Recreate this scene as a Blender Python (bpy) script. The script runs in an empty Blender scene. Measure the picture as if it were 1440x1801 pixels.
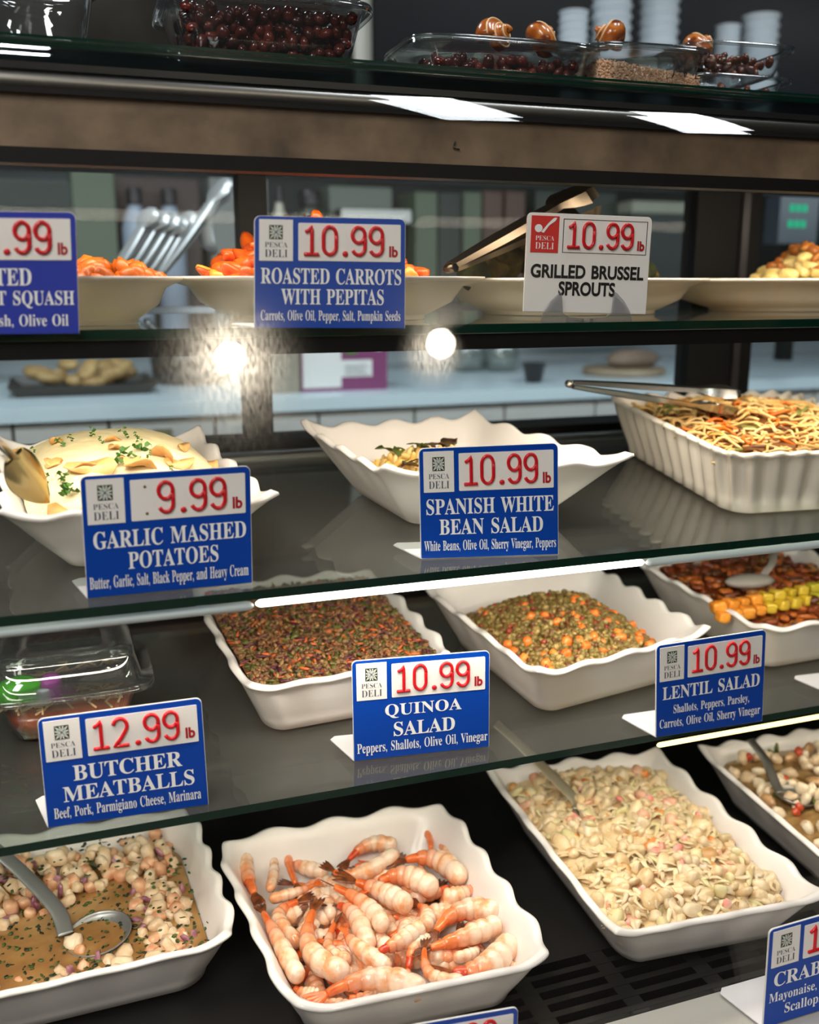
import bpy, math, random
import numpy as np
from mathutils import Vector, Matrix, Euler

# ------------------------------------------------------------------ camera, world, lights, exposure
SC = bpy.context.scene
COL = SC.collection
F = 1750.0
PITCH, YAW = math.radians(13.0), math.radians(19.8)
sp, cp, sy, cy = math.sin(PITCH), math.cos(PITCH), math.sin(YAW), math.cos(YAW)
cam = bpy.data.cameras.new('camera')
cam.sensor_width = 36; cam.lens = F / 1801 * 36; cam.clip_start = .02; cam.clip_end = 60
cam.dof.use_dof = True; cam.dof.focus_distance = .96; cam.dof.aperture_fstop = 3.5
co = bpy.data.objects.new('camera', cam); COL.objects.link(co)
co.rotation_euler = (math.pi / 2 - PITCH, 0, -YAW)
SC.camera = co
SC.view_settings.view_transform = 'Standard'; SC.view_settings.look = 'None'
SC.view_settings.gamma = 1; SC.view_settings.use_curve_mapping = False
SC.view_settings.exposure = 0.0
SC.cycles.max_bounces = 12; SC.cycles.transparent_max_bounces = 28
SC.cycles.caustics_reflective = False; SC.cycles.caustics_refractive = False
SC.cycles.sample_clamp_indirect = 4.0
W = bpy.data.worlds.new('world'); SC.world = W; W.use_nodes = True
W.node_tree.nodes['Background'].inputs[0].default_value = (.80, .86, 1, 1)
W.node_tree.nodes['Background'].inputs[1].default_value = .10

def area(name, loc, target, sx, sy_, power, col=(1, 1, 1), shape='RECTANGLE', spread=180):
    l = bpy.data.lights.new(name, 'AREA'); l.shape = shape; l.size = sx; l.size_y = sy_
    l.energy = power; l.color = col; l.spread = math.radians(spread)
    o = bpy.data.objects.new(name, l); COL.objects.link(o); o.location = loc
    d = Vector(target) - Vector(loc); o.rotation_euler = d.to_track_quat('-Z', 'Y').to_euler()
    return o
WARM = (1, .87, .70); COOL = (.86, .94, 1)
# added fill lamps on the customers' side, kept out of the glass's reflections
for x, y in ((-.75, -.5), (-1.0, -1.7), (-2.2, -1.0)):
    area('ceiling_or_fill_light', (x, y, 1.5), (x, y, 0), .34, 1.0, 34, (1, .96, .9))
for x, y in ((.88, .70), (1.52, .72)):  # shop ceiling troffers mirrored in the curved front glass
    o = area('ceiling_or_fill_light', (x, y, 1.5), (x, y, 0), .20, .50, 8, (.92, .97, 1)); o.rotation_euler.z += math.radians(24)
# two ceiling downlights mirrored in the case's front glass
SPOTS = [(405, 630), (775, 605)]
# kitchen light behind the case, and an added fill for the counter
area('kitchen_light', (-.12, 1.9, 1.35), (-.1, 2.3, -.3), .34, .2, 14, COOL)
area('counter_fill_light', (.9, 1.53, .25), (.9, 2.25, -.30), 3.4, .16, 15, COOL)  # added lamp, hidden behind the hood, brightens the counter
# lamps inside the case (under the hood and under each shelf's front edge)
area('case_lamp', (.40, .942, .103), (.40, 1.04, -.05), 1.7, .03, 4.2, WARM)
area('case_lamp', (.40, .866, -.0615), (.40, 1.0, -.24), 1.7, .015, 4.4, WARM)
area('case_lamp', (.30, .805, -.270), (.30, .98, -.44), 1.2, .012, 2.4, (1, .9, .76))
area('case_lamp', (.35, .83, -.470), (.35, .86, -.65), 1.5, .012, 1.2, WARM)

# ------------------------------------------------------------------ helpers
def ray(x, y):
    u = (x - 720) / F; w = -(y - 900.5) / F
    hf = cp + w * sp; z = -sp + w * cp
    return np.array((u * cy + hf * sy, -u * sy + hf * cy, z))
def on_plane(x, y, z0, t=0., h=0.):           # photo point -> point on the (tilted) shelf z = z0 + t*(Y-.8) + h
    d = ray(x, y); s = (z0 - t * .8 + h) / (d[2] - t * d[1]); return d * s
def at_depth(x, y, Y):
    d = ray(x, y); return d * (Y / d[1])
S1, S2, S3, DK = (-.037, 0.), (-.252, .08), (-.457, .05), (-.667, 0.)
def shelf_z(S, y): return S[0] + S[1] * (y - .8)

MATS = {}
def lin(c): return tuple(((v / 255) / 12.92 if v / 255 <= .04045 else ((v / 255 + .055) / 1.055) ** 2.4) for v in c)
def mat(name, c, rough=.5, metal=0., spec=.5, c2=None, scale=60., bump=0., bscale=None, sss=0., detail=3., lo=.35, hi=.65, coat=0., rnd=0., c3=None, emit=None):
    if name in MATS: return MATS[name]
    m = bpy.data.materials.new(name); m.use_nodes = True; nt = m.node_tree; b = nt.nodes['Principled BSDF']; L = nt.links
    b.inputs['Base Color'].default_value = (*lin(c), 1); b.inputs['Roughness'].default_value = rough
    b.inputs['Metallic'].default_value = metal; b.inputs['Specular IOR Level'].default_value = spec
    b.inputs['Coat Weight'].default_value = coat
    if sss:
        b.inputs['Subsurface Weight'].default_value = sss; b.inputs['Subsurface Radius'].default_value = (.01, .005, .003); b.inputs['Subsurface Scale'].default_value = .5
    tc = nt.nodes.new('ShaderNodeTexCoord'); col = None
    if c2 is not None:
        n = nt.nodes.new('ShaderNodeTexNoise'); n.inputs['Scale'].default_value = scale; n.inputs['Detail'].default_value = detail
        L.new(tc.outputs['Object'], n.inputs['Vector'])
        r = nt.nodes.new('ShaderNodeValToRGB'); r.color_ramp.elements[0].position = lo; r.color_ramp.elements[1].position = hi
        r.color_ramp.elements[0].color = (*lin(c), 1); r.color_ramp.elements[1].color = (*lin(c2), 1)
        if c3 is not None:
            e = r.color_ramp.elements.new((lo + hi) / 2); e.color = (*lin(c3), 1)
        L.new(n.outputs['Fac'], r.inputs['Fac']); col = r.outputs['Color']
    if rnd:
        oi = nt.nodes.new('ShaderNodeObjectInfo'); hs = nt.nodes.new('ShaderNodeHueSaturation')
        mr = nt.nodes.new('ShaderNodeMapRange'); mr.inputs['To Min'].default_value = 1 - rnd; mr.inputs['To Max'].default_value = 1 + rnd
        L.new(oi.outputs['Random'], mr.inputs['Value']); L.new(mr.outputs['Result'], hs.inputs['Value'])
        if col is None: hs.inputs['Color'].default_value = (*lin(c), 1)
        else: L.new(col, hs.inputs['Color'])
        col = hs.outputs['Color']
    if col is not None: L.new(col, b.inputs['Base Color'])
    if bump:
        n2 = nt.nodes.new('ShaderNodeTexNoise'); n2.inputs['Scale'].default_value = bscale or scale; n2.inputs['Detail'].default_value = 4
        L.new(tc.outputs['Object'], n2.inputs['Vector'])
        bp = nt.nodes.new('ShaderNodeBump'); bp.inputs['Strength'].default_value = bump; bp.inputs['Distance'].default_value = .004
        L.new(n2.outputs['Fac'], bp.inputs['Height']); L.new(bp.outputs['Normal'], b.inputs['Normal'])
    if emit:
        b.inputs['Emission Color'].default_value = (*lin(c), 1); b.inputs['Emission Strength'].default_value = emit
    MATS[name] = m; return m

def glassy(name, tint, k=1.0, rough=0., haze=0., hazecol=(200, 205, 205), dust=False, ior=1.5, dust_at=()):
    """clear sheet: see-through with a Fresnel mirror on top, an optional faint film of grime"""
    m = bpy.data.materials.new(name); m.use_nodes = True; nt = m.node_tree; L = nt.links
    nt.nodes.remove(nt.nodes['Principled BSDF']); out = nt.nodes['Material Output']
    tr = nt.nodes.new('ShaderNodeBsdfTransparent'); tr.inputs[0].default_value = (*tint, 1)
    gl = nt.nodes.new('ShaderNodeBsdfAnisotropic'); gl.inputs['Roughness'].default_value = rough; gl.inputs['Color'].default_value = (1, 1, 1, 1)
    fr = nt.nodes.new('ShaderNodeFresnel')
    ge = nt.nodes.new('ShaderNodeNewGeometry'); mri = nt.nodes.new('ShaderNodeMapRange'); mri.inputs['To Min'].default_value = ior; mri.inputs['To Max'].default_value = 1 / ior
    L.new(ge.outputs['Backfacing'], mri.inputs['Value']); L.new(mri.outputs['Result'], fr.inputs[0])
    mu = nt.nodes.new('ShaderNodeMath'); mu.operation = 'MULTIPLY'; mu.inputs[1].default_value = k; mu.use_clamp = True
    L.new(fr.outputs[0], mu.inputs[0])
    base = tr.outputs[0]
    if haze:
        df = nt.nodes.new('ShaderNodeBsdfDiffuse'); df.inputs[0].default_value = (*lin(hazecol), 1)
        mx = nt.nodes.new('ShaderNodeMixShader'); mx.inputs[0].default_value = haze
        L.new(base, mx.inputs[1]); L.new(df.outputs[0], mx.inputs[2]); base = mx.outputs[0]
    if dust:
        tc = nt.nodes.new('ShaderNodeTexCoord'); n = nt.nodes.new('ShaderNodeTexNoise'); n.inputs['Scale'].default_value = 520; n.inputs['Detail'].default_value = 3; n.inputs['Roughness'].default_value = .6
        mp = nt.nodes.new('ShaderNodeMapping'); mp.inputs['Rotation'].default_value = (.3, .9, .2); mp.inputs['Scale'].default_value = (1, .5, .3)
        L.new(tc.outputs['Object'], mp.inputs[0]); L.new(mp.outputs[0], n.inputs['Vector'])
        rr = nt.nodes.new('ShaderNodeMapRange'); rr.inputs['From Min'].default_value = .30; rr.inputs['From Max'].default_value = .85; rr.inputs['To Min'].default_value = 0.0; rr.inputs['To Max'].default_value = dust
        L.new(n.outputs['Fac'], rr.inputs['Value'])
        acc = None
        for (cx_, cy2, cz_), rad_, k_ in dust_at:
            vd = nt.nodes.new('ShaderNodeVectorMath'); vd.operation = 'DISTANCE'; vd.inputs[1].default_value = (cx_, cy2, cz_); L.new(tc.outputs['Object'], vd.inputs[0])
            r3 = nt.nodes.new('ShaderNodeMapRange'); r3.interpolation_type = 'SMOOTHERSTEP'; r3.inputs['From Min'].default_value = rad_; r3.inputs['From Max'].default_value = rad_ * .15; r3.inputs['To Max'].default_value = k_
            L.new(vd.outputs['Value'], r3.inputs['Value'])
            if acc is None: acc = r3.outputs[0]
            else:
                ad = nt.nodes.new('ShaderNodeMath'); ad.operation = 'ADD'; L.new(acc, ad.inputs[0]); L.new(r3.outputs[0], ad.inputs[1]); acc = ad.outputs[0]
        mm = nt.nodes.new('ShaderNodeMath'); mm.operation = 'MULTIPLY'; L.new(rr.outputs[0], mm.inputs[0]); L.new(acc, mm.inputs[1])
        g2 = nt.nodes.new('ShaderNodeBsdfAnisotropic'); g2.inputs['Roughness'].default_value = .15
        mx = nt.nodes.new('ShaderNodeMixShader'); L.new(mm.outputs[0], mx.inputs[0]); L.new(base, mx.inputs[1]); L.new(g2.outputs[0], mx.inputs[2]); base = mx.outputs[0]
    mx = nt.nodes.new('ShaderNodeMixShader'); L.new(mu.outputs[0], mx.inputs[0]); L.new(base, mx.inputs[1]); L.new(gl.outputs[0], mx.inputs[2])
    L.new(mx.outputs[0], out.inputs['Surface']); MATS[name] = m; return m

def emis(name, c, s):
    m = bpy.data.materials.new(name); m.use_nodes = True; nt = m.node_tree
    nt.nodes.remove(nt.nodes['Principled BSDF']); e = nt.nodes.new('ShaderNodeEmission'); e.inputs[0].default_value = (*lin(c), 1); e.inputs[1].default_value = s
    nt.links.new(e.outputs[0], nt.nodes['Material Output'].inputs['Surface']); MATS[name] = m; return m

class MB:
    """collects shapes for one mesh"""
    def __init__(s): s.v = []; s.f = []; s.mi = []; s.n = 0
    def add(s, v, f, mi=0):
        v = np.asarray(v, float).reshape(-1, 3); s.v.append(v)
        s.f += [tuple(i + s.n for i in q) for q in f]; s.mi += [mi] * len(f); s.n += len(v); return s
    def box(s, a, b, mi=0):
        (x0, y0, z0), (x1, y1, z1) = a, b
        return s.add([(x0,y0,z0),(x1,y0,z0),(x1,y1,z0),(x0,y1,z0),(x0,y0,z1),(x1,y0,z1),(x1,y1,z1),(x0,y1,z1)],
                     [(0,3,2,1),(4,5,6,7),(0,1,5,4),(1,2,6,5),(2,3,7,6),(3,0,4,7)], mi)
    def rings(s, R, closed=True, cap0=False, cap1=False, mi=0):
        R = [np.asarray(r, float) for r in R]; n = len(R[0]); f = []
        for i in range(len(R) - 1):
            for j in range(n if closed else n - 1):
                k = (j + 1) % n; f.append((i*n+j, i*n+k, (i+1)*n+k, (i+1)*n+j))
        v = np.concatenate(R)
        if cap0: f.append(tuple(range(n))[::-1])
        if cap1: f.append(tuple(range((len(R)-1)*n, len(R)*n)))
        return s.add(v, f, mi)
    def tube(s, pts, rad, n=8, mi=0, flat=1., up=(0, 0, 1), caps=True):
        P = np.asarray(pts, float); m = len(P)
        rad = np.full(m, rad) if np.isscalar(rad) else np.asarray(rad, float)
        T = np.gradient(P, axis=0); T /= np.linalg.norm(T, axis=1)[:, None] + 1e-12
        u = np.asarray(up, float); R = []
        a = np.linspace(0, 2*math.pi, n, endpoint=False)
        for i in range(m):
            b = np.cross(T[i], u)
            if np.linalg.norm(b) < 1e-4: b = np.cross(T[i], (1, 0.03, 0))
            b /= np.linalg.norm(b); c = np.cross(b, T[i])
            R.append(P[i] + rad[i] * (np.cos(a)[:, None] * b + flat * np.sin(a)[:, None] * c))
        return s.rings(R, True, caps, caps, mi)
    def build(s, name, mats, parent=None, smooth=True, loc=None, auto=None):
        me = bpy.data.meshes.new(name)
        v = np.concatenate(s.v) if s.v else np.zeros((0, 3))
        if loc is not None: v = v - np.asarray(loc)
        me.from_pydata(v.tolist(), [], s.f)
        for m in (mats if isinstance(mats, (list, tuple)) else [mats]): me.materials.append(m)
        if any(s.mi): me.polygons.foreach_set('material_index', s.mi)
        if smooth: me.polygons.foreach_set('use_smooth', [True] * len(s.f))
        me.update()
        o = bpy.data.objects.new(name, me); COL.objects.link(o)
        if auto is not None and smooth:
            me.set_sharp_from_angle(angle=math.radians(auto))
        if loc is not None: o.location = loc
        if parent is not None: o.parent = parent
        return o

def tag(o, label=None, cat=None, group=None, kind=None):
    if label: o['label'] = label
    if cat: o['category'] = cat
    if group: o['group'] = group
    if kind: o['kind'] = kind
    return o
def empty(name, loc, label, cat, group=None, rz=0):
    o = bpy.data.objects.new(name, None); COL.objects.link(o); o.location = loc; o.rotation_euler = (0, 0, rz)
    o.empty_display_size = .02
    return tag(o, label, cat, group)
def copy_of(o, loc, rot, sc, label=None):
    c = o.copy(); COL.objects.link(c); c.location = loc; c.rotation_euler = rot; c.scale = (sc, sc, sc) if np.isscalar(sc) else sc
    if label: c['label'] = label
    return c
def structure(o): o['kind'] = 'structure'; return o

def ico(sub=1):
    import bmesh
    bm = bmesh.new(); bmesh.ops.create_icosphere(bm, subdivisions=sub, radius=1)
    v = np.array([x.co[:] for x in bm.verts]); f = [tuple(q.index for q in p.verts) for p in bm.faces]; bm.free(); return v, f
ICO1, ICO2, ICO3 = ico(1), ico(2), ico(3)
def lump(seed, base=ICO2, amp=.18, squash=(1, 1, 1), cubic=0.):
    r = np.random.RandomState(seed); v = base[0].copy()
    if cubic:
        w = v / np.abs(v).max(axis=1)[:, None]; v = v * (1 - cubic) + w * cubic * .85
    for _ in range(4):
        d = r.normal(size=3); d /= np.linalg.norm(d); ph = r.rand() * 6
        v = v * (1 + amp * np.sin(2.6 * (base[0] @ d) + ph)[:, None] * .5)
    return v * np.array(squash), base[1]
def noise2(seed, n=8, f=3.):
    r = np.random.RandomState(seed); k = r.normal(size=(n, 2)) * f; p = r.rand(n) * 6.3; a = r.rand(n) + .4; a /= a.sum()
    return lambda u, v: sum(a[i] * math.sin(k[i, 0] * u + k[i, 1] * v + p[i]) for i in range(n))
def rot(ax, an): return np.array(Matrix.Rotation(an, 3, Vector(ax)))
def rrot(r): return np.array(Euler((r.rand()*6.3, r.rand()*6.3, r.rand()*6.3)).to_matrix())

# ------------------------------------------------------------------ materials used in many places
CER = mat('white_melamine', (238, 232, 228), .22, spec=.5)
CER2 = mat('cream_melamine', (236, 226, 212), .25)
BLACK = mat('black_frame', (11, 11, 11), .55, spec=.25)
BLACKM = mat('black_panel', (16, 16, 17), .22)
STEEL = mat('steel', (190, 188, 184), .22, 1.)
STEELB = mat('brushed_steel', (150, 148, 144), .38, 1.); UTEN = mat('utensil_steel', (150, 150, 150), .35, .6); SPOONM = mat('spoon_steel', (188, 176, 150), .32, .6)
WHITE = mat('white_plastic', (238, 236, 232), .4)
RED = mat('red_digit', (205, 22, 34), .25)
BLUE = mat('sign_blue', (0, 66, 170), .3)
BLUE2 = mat('sign_blue_lit_violet', (52, 66, 172), .3)  # sign blue with the top shelf's light put into the colour
PRINT = mat('white_print', (248, 248, 248), .5)
INK = mat('black_print', (22, 22, 24), .5)
GREYINK = mat('grey_print', (70, 78, 92), .5)
PAPER = mat('panel_white', (244, 240, 236), .4)
CLEAR = glassy('clear_plastic', (.94, .955, .96), 1.7, .05, haze=.012, hazecol=(225, 230, 232))
CLEARD = glassy('clear_plastic_clip', (.80, .80, .82), 1.5, .1, haze=.12)
SHELFG = glassy('shelf_glass', (.80, .85, .83), 1.0, 0.02, haze=.08, hazecol=(170, 166, 160))
FRONTG = glassy('front_glass', (.985, .99, .99), .75, 0., haze=.0, dust=.16, dust_at=(((.133, .773, -.078), .085, 1.), ((.299, .777, -.060), .035, .7)))
BACKG = glassy('door_glass', (.84, .87, .87), .06, 0., haze=.01)
EDGEG = mat('glass_edge', (10, 44, 34), .12, spec=.8)
ORANGE_EDGE = None

# ------------------------------------------------------------------ the room around the case
X0, X1 = -1.6, 2.6
structure(MB().box((-4, -4, -1.35), (6, 3.2, -1.30)).build('floor', mat('floor_tile', (120, 112, 104), .4, c2=(100, 94, 88), scale=3)))
structure(MB().box((-4, -4, 1.62), (6, 3.2, 1.66)).build('ceiling', mat('ceiling_white', (120, 118, 114), .8)))
structure(MB().box((-4, 2.80, -1.30), (6, 2.86, 1.62)).build('wall_back', mat('kitchen_wall', (205, 214, 220), .35, c2=(190, 200, 208), scale=2)))
structure(MB().box((-4, -4.06, -1.30), (6, -4, 1.62)).build('wall_front', mat('shop_wall', (96, 84, 74), .7, c2=(40, 36, 34), scale=1.6)))
structure(MB().box((-4.06, -4, -1.30), (-4, 2.86, 1.62)).build('wall_left', mat('shop_wall_side', (90, 86, 82), .7, c2=(50, 46, 42), scale=1.5)))
structure(MB().box((6, -4, -1.30), (6.06, 2.86, 1.62)).build('wall_right', mat('shop_wall_far', (84, 80, 76), .7, c2=(46, 44, 42), scale=1.5)))

# ------------------------------------------------------------------ the refrigerated case
case = empty('display_case', (.4, 1.0, -.70), 'black refrigerated deli display case with three glass shelves behind a slanted glass front', 'display case')
CL = (.4, 1.0, -.70)
def cpart(mb, name, m, smooth=False, auto=None): return mb.build(name, m, case, smooth, loc=None) if False else _cp(mb, name, m, smooth, auto)
def _cp(mb, name, m, smooth, auto):
    o = mb.build(name, m, None, smooth, None, auto); o.parent = case; o.matrix_parent_inverse = Matrix.Translation(Vector(CL)).inverted(); return o
def shelf(S, yf, yb, th, name='glass_shelf'):
    b = MB(); z0, z1 = shelf_z(S, yf), shelf_z(S, yb)
    v = [(X0,yf,z0-th),(X1,yf,z0-th),(X1,yb,z1-th),(X0,yb,z1-th),(X0,yf,z0),(X1,yf,z0),(X1,yb,z1),(X0,yb,z1)]
    b.add(v, [(0,3,2,1),(4,5,6,7)], 0); b.add(v, [(0,1,5,4),(1,2,6,5),(2,3,7,6),(3,0,4,7)], 1)
    return cpart(b, name, [SHELFG, EDGEG])
shelf(S1, .845, 1.24, .008); shelf(S2, .796, 1.24, .008); shelf(S3, .811, 1.24, .008)
# lamp housings below shelf fronts
cpart(MB().box((X0, .849, -.060), (X1, .875, -.046)), 'lamp_bar', BLACK)
cpart(MB().box((X0, 1.22, -.075), (X1, 1.245, -.047)), 'shelf_rail', BLACK)
LED = emis('led_tube', (255, 246, 228), 9.0); LEDW = emis('led_tube_warm', (255, 232, 150), 3.2)
DIFF = mat('led_diffuser', (205, 218, 222), .3)
def strip(xa, xb, y, z, r, m, name):
    p = [(xa, y, z), (xa + (xb - xa) * .5, y, z), (xb, y, z)]
    P = [(xa - r*.8, y, z), (xa, y, z), (xa + .002, y, z), (xb - .002, y, z), (xb, y, z), (xb + r*.8, y, z)]
    return cpart(MB().tube(P, [r*.3, r*.9, r, r, r*.9, r*.3], 12), name, m, True)
pa, pb = at_depth(455, 1058, .803), at_depth(1128, 992, .803)
ZL = (pa[2] + pb[2]) / 2
strip(pa[0], pb[0], .803, ZL, .0034, LED, 'led_tube')
strip(X0, pa[0] - .008, .803, ZL - .001, .0042, DIFF, 'led_cover'); strip(pb[0] + .008, X1, .803, ZL - .001, .0042, DIFF, 'led_cover')
pc = at_depth(1160, 1312, .815)
strip(pc[0], X1, .817, pc[2], .0026, LEDW, 'led_tube')
# deck, air grille and front ledge
DECKM = mat('deck_black', (17, 17, 18), .28)
b = MB(); b.box((X0, .60, -.70), (X1, 1.27, -.690)); cpart(b, 'deck_pan', DECKM)
cpart(MB().box((X0, .775, -.690), (X1, 1.27, -.668)), 'deck', DECKM)
b = MB()
for yy in (.688, .705, .722, .739, .756): b.box((X0, yy, -.680), (X1, yy + .007, -.668))
x = X0
while x < X1: b.box((x, .684, -.6805), (x + .018, .775, -.6682)); x += .09
cpart(b, 'air_grille', BLACKM)
cpart(MB().box((X0, .52, -.70), (X1, .682, -.668)), 'front_ledge', mat('ledge_grey', (176, 174, 168), .35))
cpart(MB().box((X0, .50, -1.30), (X1, .56, -.70)), 'kick_panel', BLACK)
cpart(MB().box((X0, 1.27, -1.30), (X1, 1.34, -.56)), 'back_panel', BLACKM)
# rear inner wall below the doors and the door sill
cpart(MB().box((X0, 1.262, -.56), (X1, 1.34, -.245)), 'rear_panel', mat('rear_dark', (26, 25, 24), .25))
cpart(MB().box((X0, 1.262, -.245), (X1, 1.34, -.200)), 'door_sill', BLACK)
cpart(MB().tube([(X0, 1.25, -.222), (0, 1.25, -.222), (X1, 1.25, -.222)], .012, 16), 'sill_rail', STEELB, True)
# rear sliding doors
YD = 1.30
def post(xl, xr, name='door_post', y=YD, m=BLACK):
    a, c = at_depth(xl, 560, y), at_depth(xr, 560, y)
    return cpart(MB().box((a[0], y, -.205), (c[0], y + .035, .16)), name, m)
post(427, 475); post(1215, 1325)
a = at_depth(1290, 560, YD)
cpart(MB().box((a[0], YD - .006, -.2), (a[0] + .012, YD, .15)), 'door_handle', mat('handle_grey', (60, 56, 60), .3))
cpart(MB().box((X0, YD - .01, .131), (X1, YD + .04, .17)), 'door_header', BLACK)
pL, pR = at_depth(427, 560, YD)[0], at_depth(475, 560, YD)[0]
qL, qR = at_depth(1215, 560, YD)[0], at_depth(1325, 560, YD)[0]
for xa, xb in ((X0, pL), (pR, qL), (qR, X1)):
    cpart(MB().box((xa, YD + .014, -.2), (xb, YD + .019, .135)), 'door_glass', BACKG)
# hood: brown front panel, chrome nose, light box; glass top
cpart(MB().box((X0, .93, .135), (X1, 1.29, .150)), 'hood_soffit', BLACK)
cpart(MB().box((X0, .905, .1065), (X1, .93, .1475)), 'hood_panel', mat('hood_brown', (138, 116, 94), .45, c2=(74, 62, 50), scale=16, detail=9, bump=.1, bscale=120, lo=.3, hi=.72))
cpart(MB().box((X0, .902, .094), (X1, .925, .1065)), 'hood_trim', BLACK)
cpart(MB().box((X0, .900, .1475), (X1, .925, .1515)), 'hood_gap', BLACK)
cpart(MB().tube([(X0, .915, .158), (0, .915, .158), (X1, .915, .158)], .0085, 20), 'hood_nose', STEELB, True)
cpart(MB().box((X0, .908, .1665), (X1, .914, .172)), 'glass_channel', mat('channel_dark', (30, 30, 32), .3))
b = MB(); v = [(X0,.925,.188),(X1,.925,.188),(X1,1.33,.188),(X0,1.33,.188),(X0,.925,.196),(X1,.925,.196),(X1,1.33,.196),(X0,1.33,.196)]
b.add(v, [(0,3,2,1),(4,5,6,7)], 0); b.add(v, [(0,1,5,4),(1,2,6,5),(2,3,7,6),(3,0,4,7)], 1)
TOPG = glassy('top_glass', (.42, .50, .50), 1.3, .03, haze=.10, hazecol=(70, 80, 84))
cpart(b, 'glass_top', [TOPG, EDGEG])
cpart(MB().box((X0, 1.30, .15), (X1, 1.33, .188)), 'hood_back', BLACK)
# curved front glass (a 5 mm pane)
prof = [(.922,.1905),(.905,.187),(.88,.1785),(.858,.1655),(.84,.149),(.826,.128),(.815,.10),(.805,.06),(.789,-.01),(.7555,-.156),(.695,-.42),(.634,-.685)]
pp = np.array(prof); T = np.gradient(pp, axis=0); T /= np.linalg.norm(T, axis=1)[:, None]
nrm = np.stack([T[:, 1], -T[:, 0]], 1)
outer = pp + .0025 * nrm; inner = pp - .0025 * nrm
loop = np.concatenate([outer, inner[::-1]])
b = MB(); R = [np.array([(xx, q[0], q[1]) for q in loop]) for xx in (X0, X1)]
b.rings(R, True, True, True); fg = cpart(b, 'front_glass', FRONTG, True, 40)
# the downlights that glint in the front glass
gn = np.array((0, -math.cos(math.atan(.2295)), math.sin(math.atan(.2295))))
for i, (x, y) in enumerate(SPOTS):
    d = ray(x, y); p0 = np.array((0, .789, -.01)); s = ((p0) @ gn) / (d @ gn); hit = d * s
    r_ = d - 2 * (d @ gn) * gn; k = (1.55 - hit[2]) / r_[2]; L_ = hit + r_ * k
    area('downlight', tuple(L_), tuple(hit), .13, .13, 9 if i == 0 else 7, (1, .86, .66), 'DISK')

# ------------------------------------------------------------------ price signs
def serif(s):
    return ''.join(chr(0x1D400 + ord(c) - 65) if 'A' <= c <= 'Z' else chr(0x1D41A + ord(c) - 97) if 'a' <= c <= 'z' else c for c in s)
_TX = {}
def text_mesh(s, off=0.):
    if (s, off) in _TX: return _TX[(s, off)]
    cu = bpy.data.curves.new('lettering', 'FONT'); cu.body = s; cu.offset = off; cu.resolution_u = 4
    cu.space_word = 1.35
    o = bpy.data.objects.new('lettering', cu); me = o.to_mesh()
    v = np.array([x.co[:2] for x in me.vertices]); f = [tuple(p.vertices) for p in me.polygons]
    o.to_mesh_clear(); bpy.data.objects.remove(o); bpy.data.curves.remove(cu)
    v = (v - v.min(0)) / (v.max(0) - v.min(0)); _TX[(s, off)] = (v, f); return v, f
def arc(cx, cy_, rx, ry, a0, a1, n=14):
    a = np.radians(np.linspace(a0, a1, n)); return [(cx + rx*math.cos(t), cy_ + ry*math.sin(t)) for t in a]
DIG = {'1': [[(.06,.80),(.22,.88),(.32,1.0),(.32,.75),(.32,.3),(.32,0)], [(0,0),(.3,0),(.6,0)]],
       '0': [arc(.3,.70,.28,.30,0,180) + arc(.3,.30,.28,.30,180,360) + [(.58,.5),(.58,.70)]],
       '2': [arc(.3,.72,.28,.28,165,-35,14) + [(.30,.26),(.02,0),(.3,0),(.6,0)]],
       '5': [[(.56,1),(.08,1),(.05,.58)] + arc(.28,.32,.3,.32,120,-150,14)],
       '9': [arc(.3,.72,.28,.28,-20,340,22) + [(.58,.62),(.58,.3)] + arc(.3,.28,.28,.28,0,-155,12)]}
CELLS = [(.318, .41), (.44, .53), (.575, .60), (.632, .722), (.752, .842)]
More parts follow.
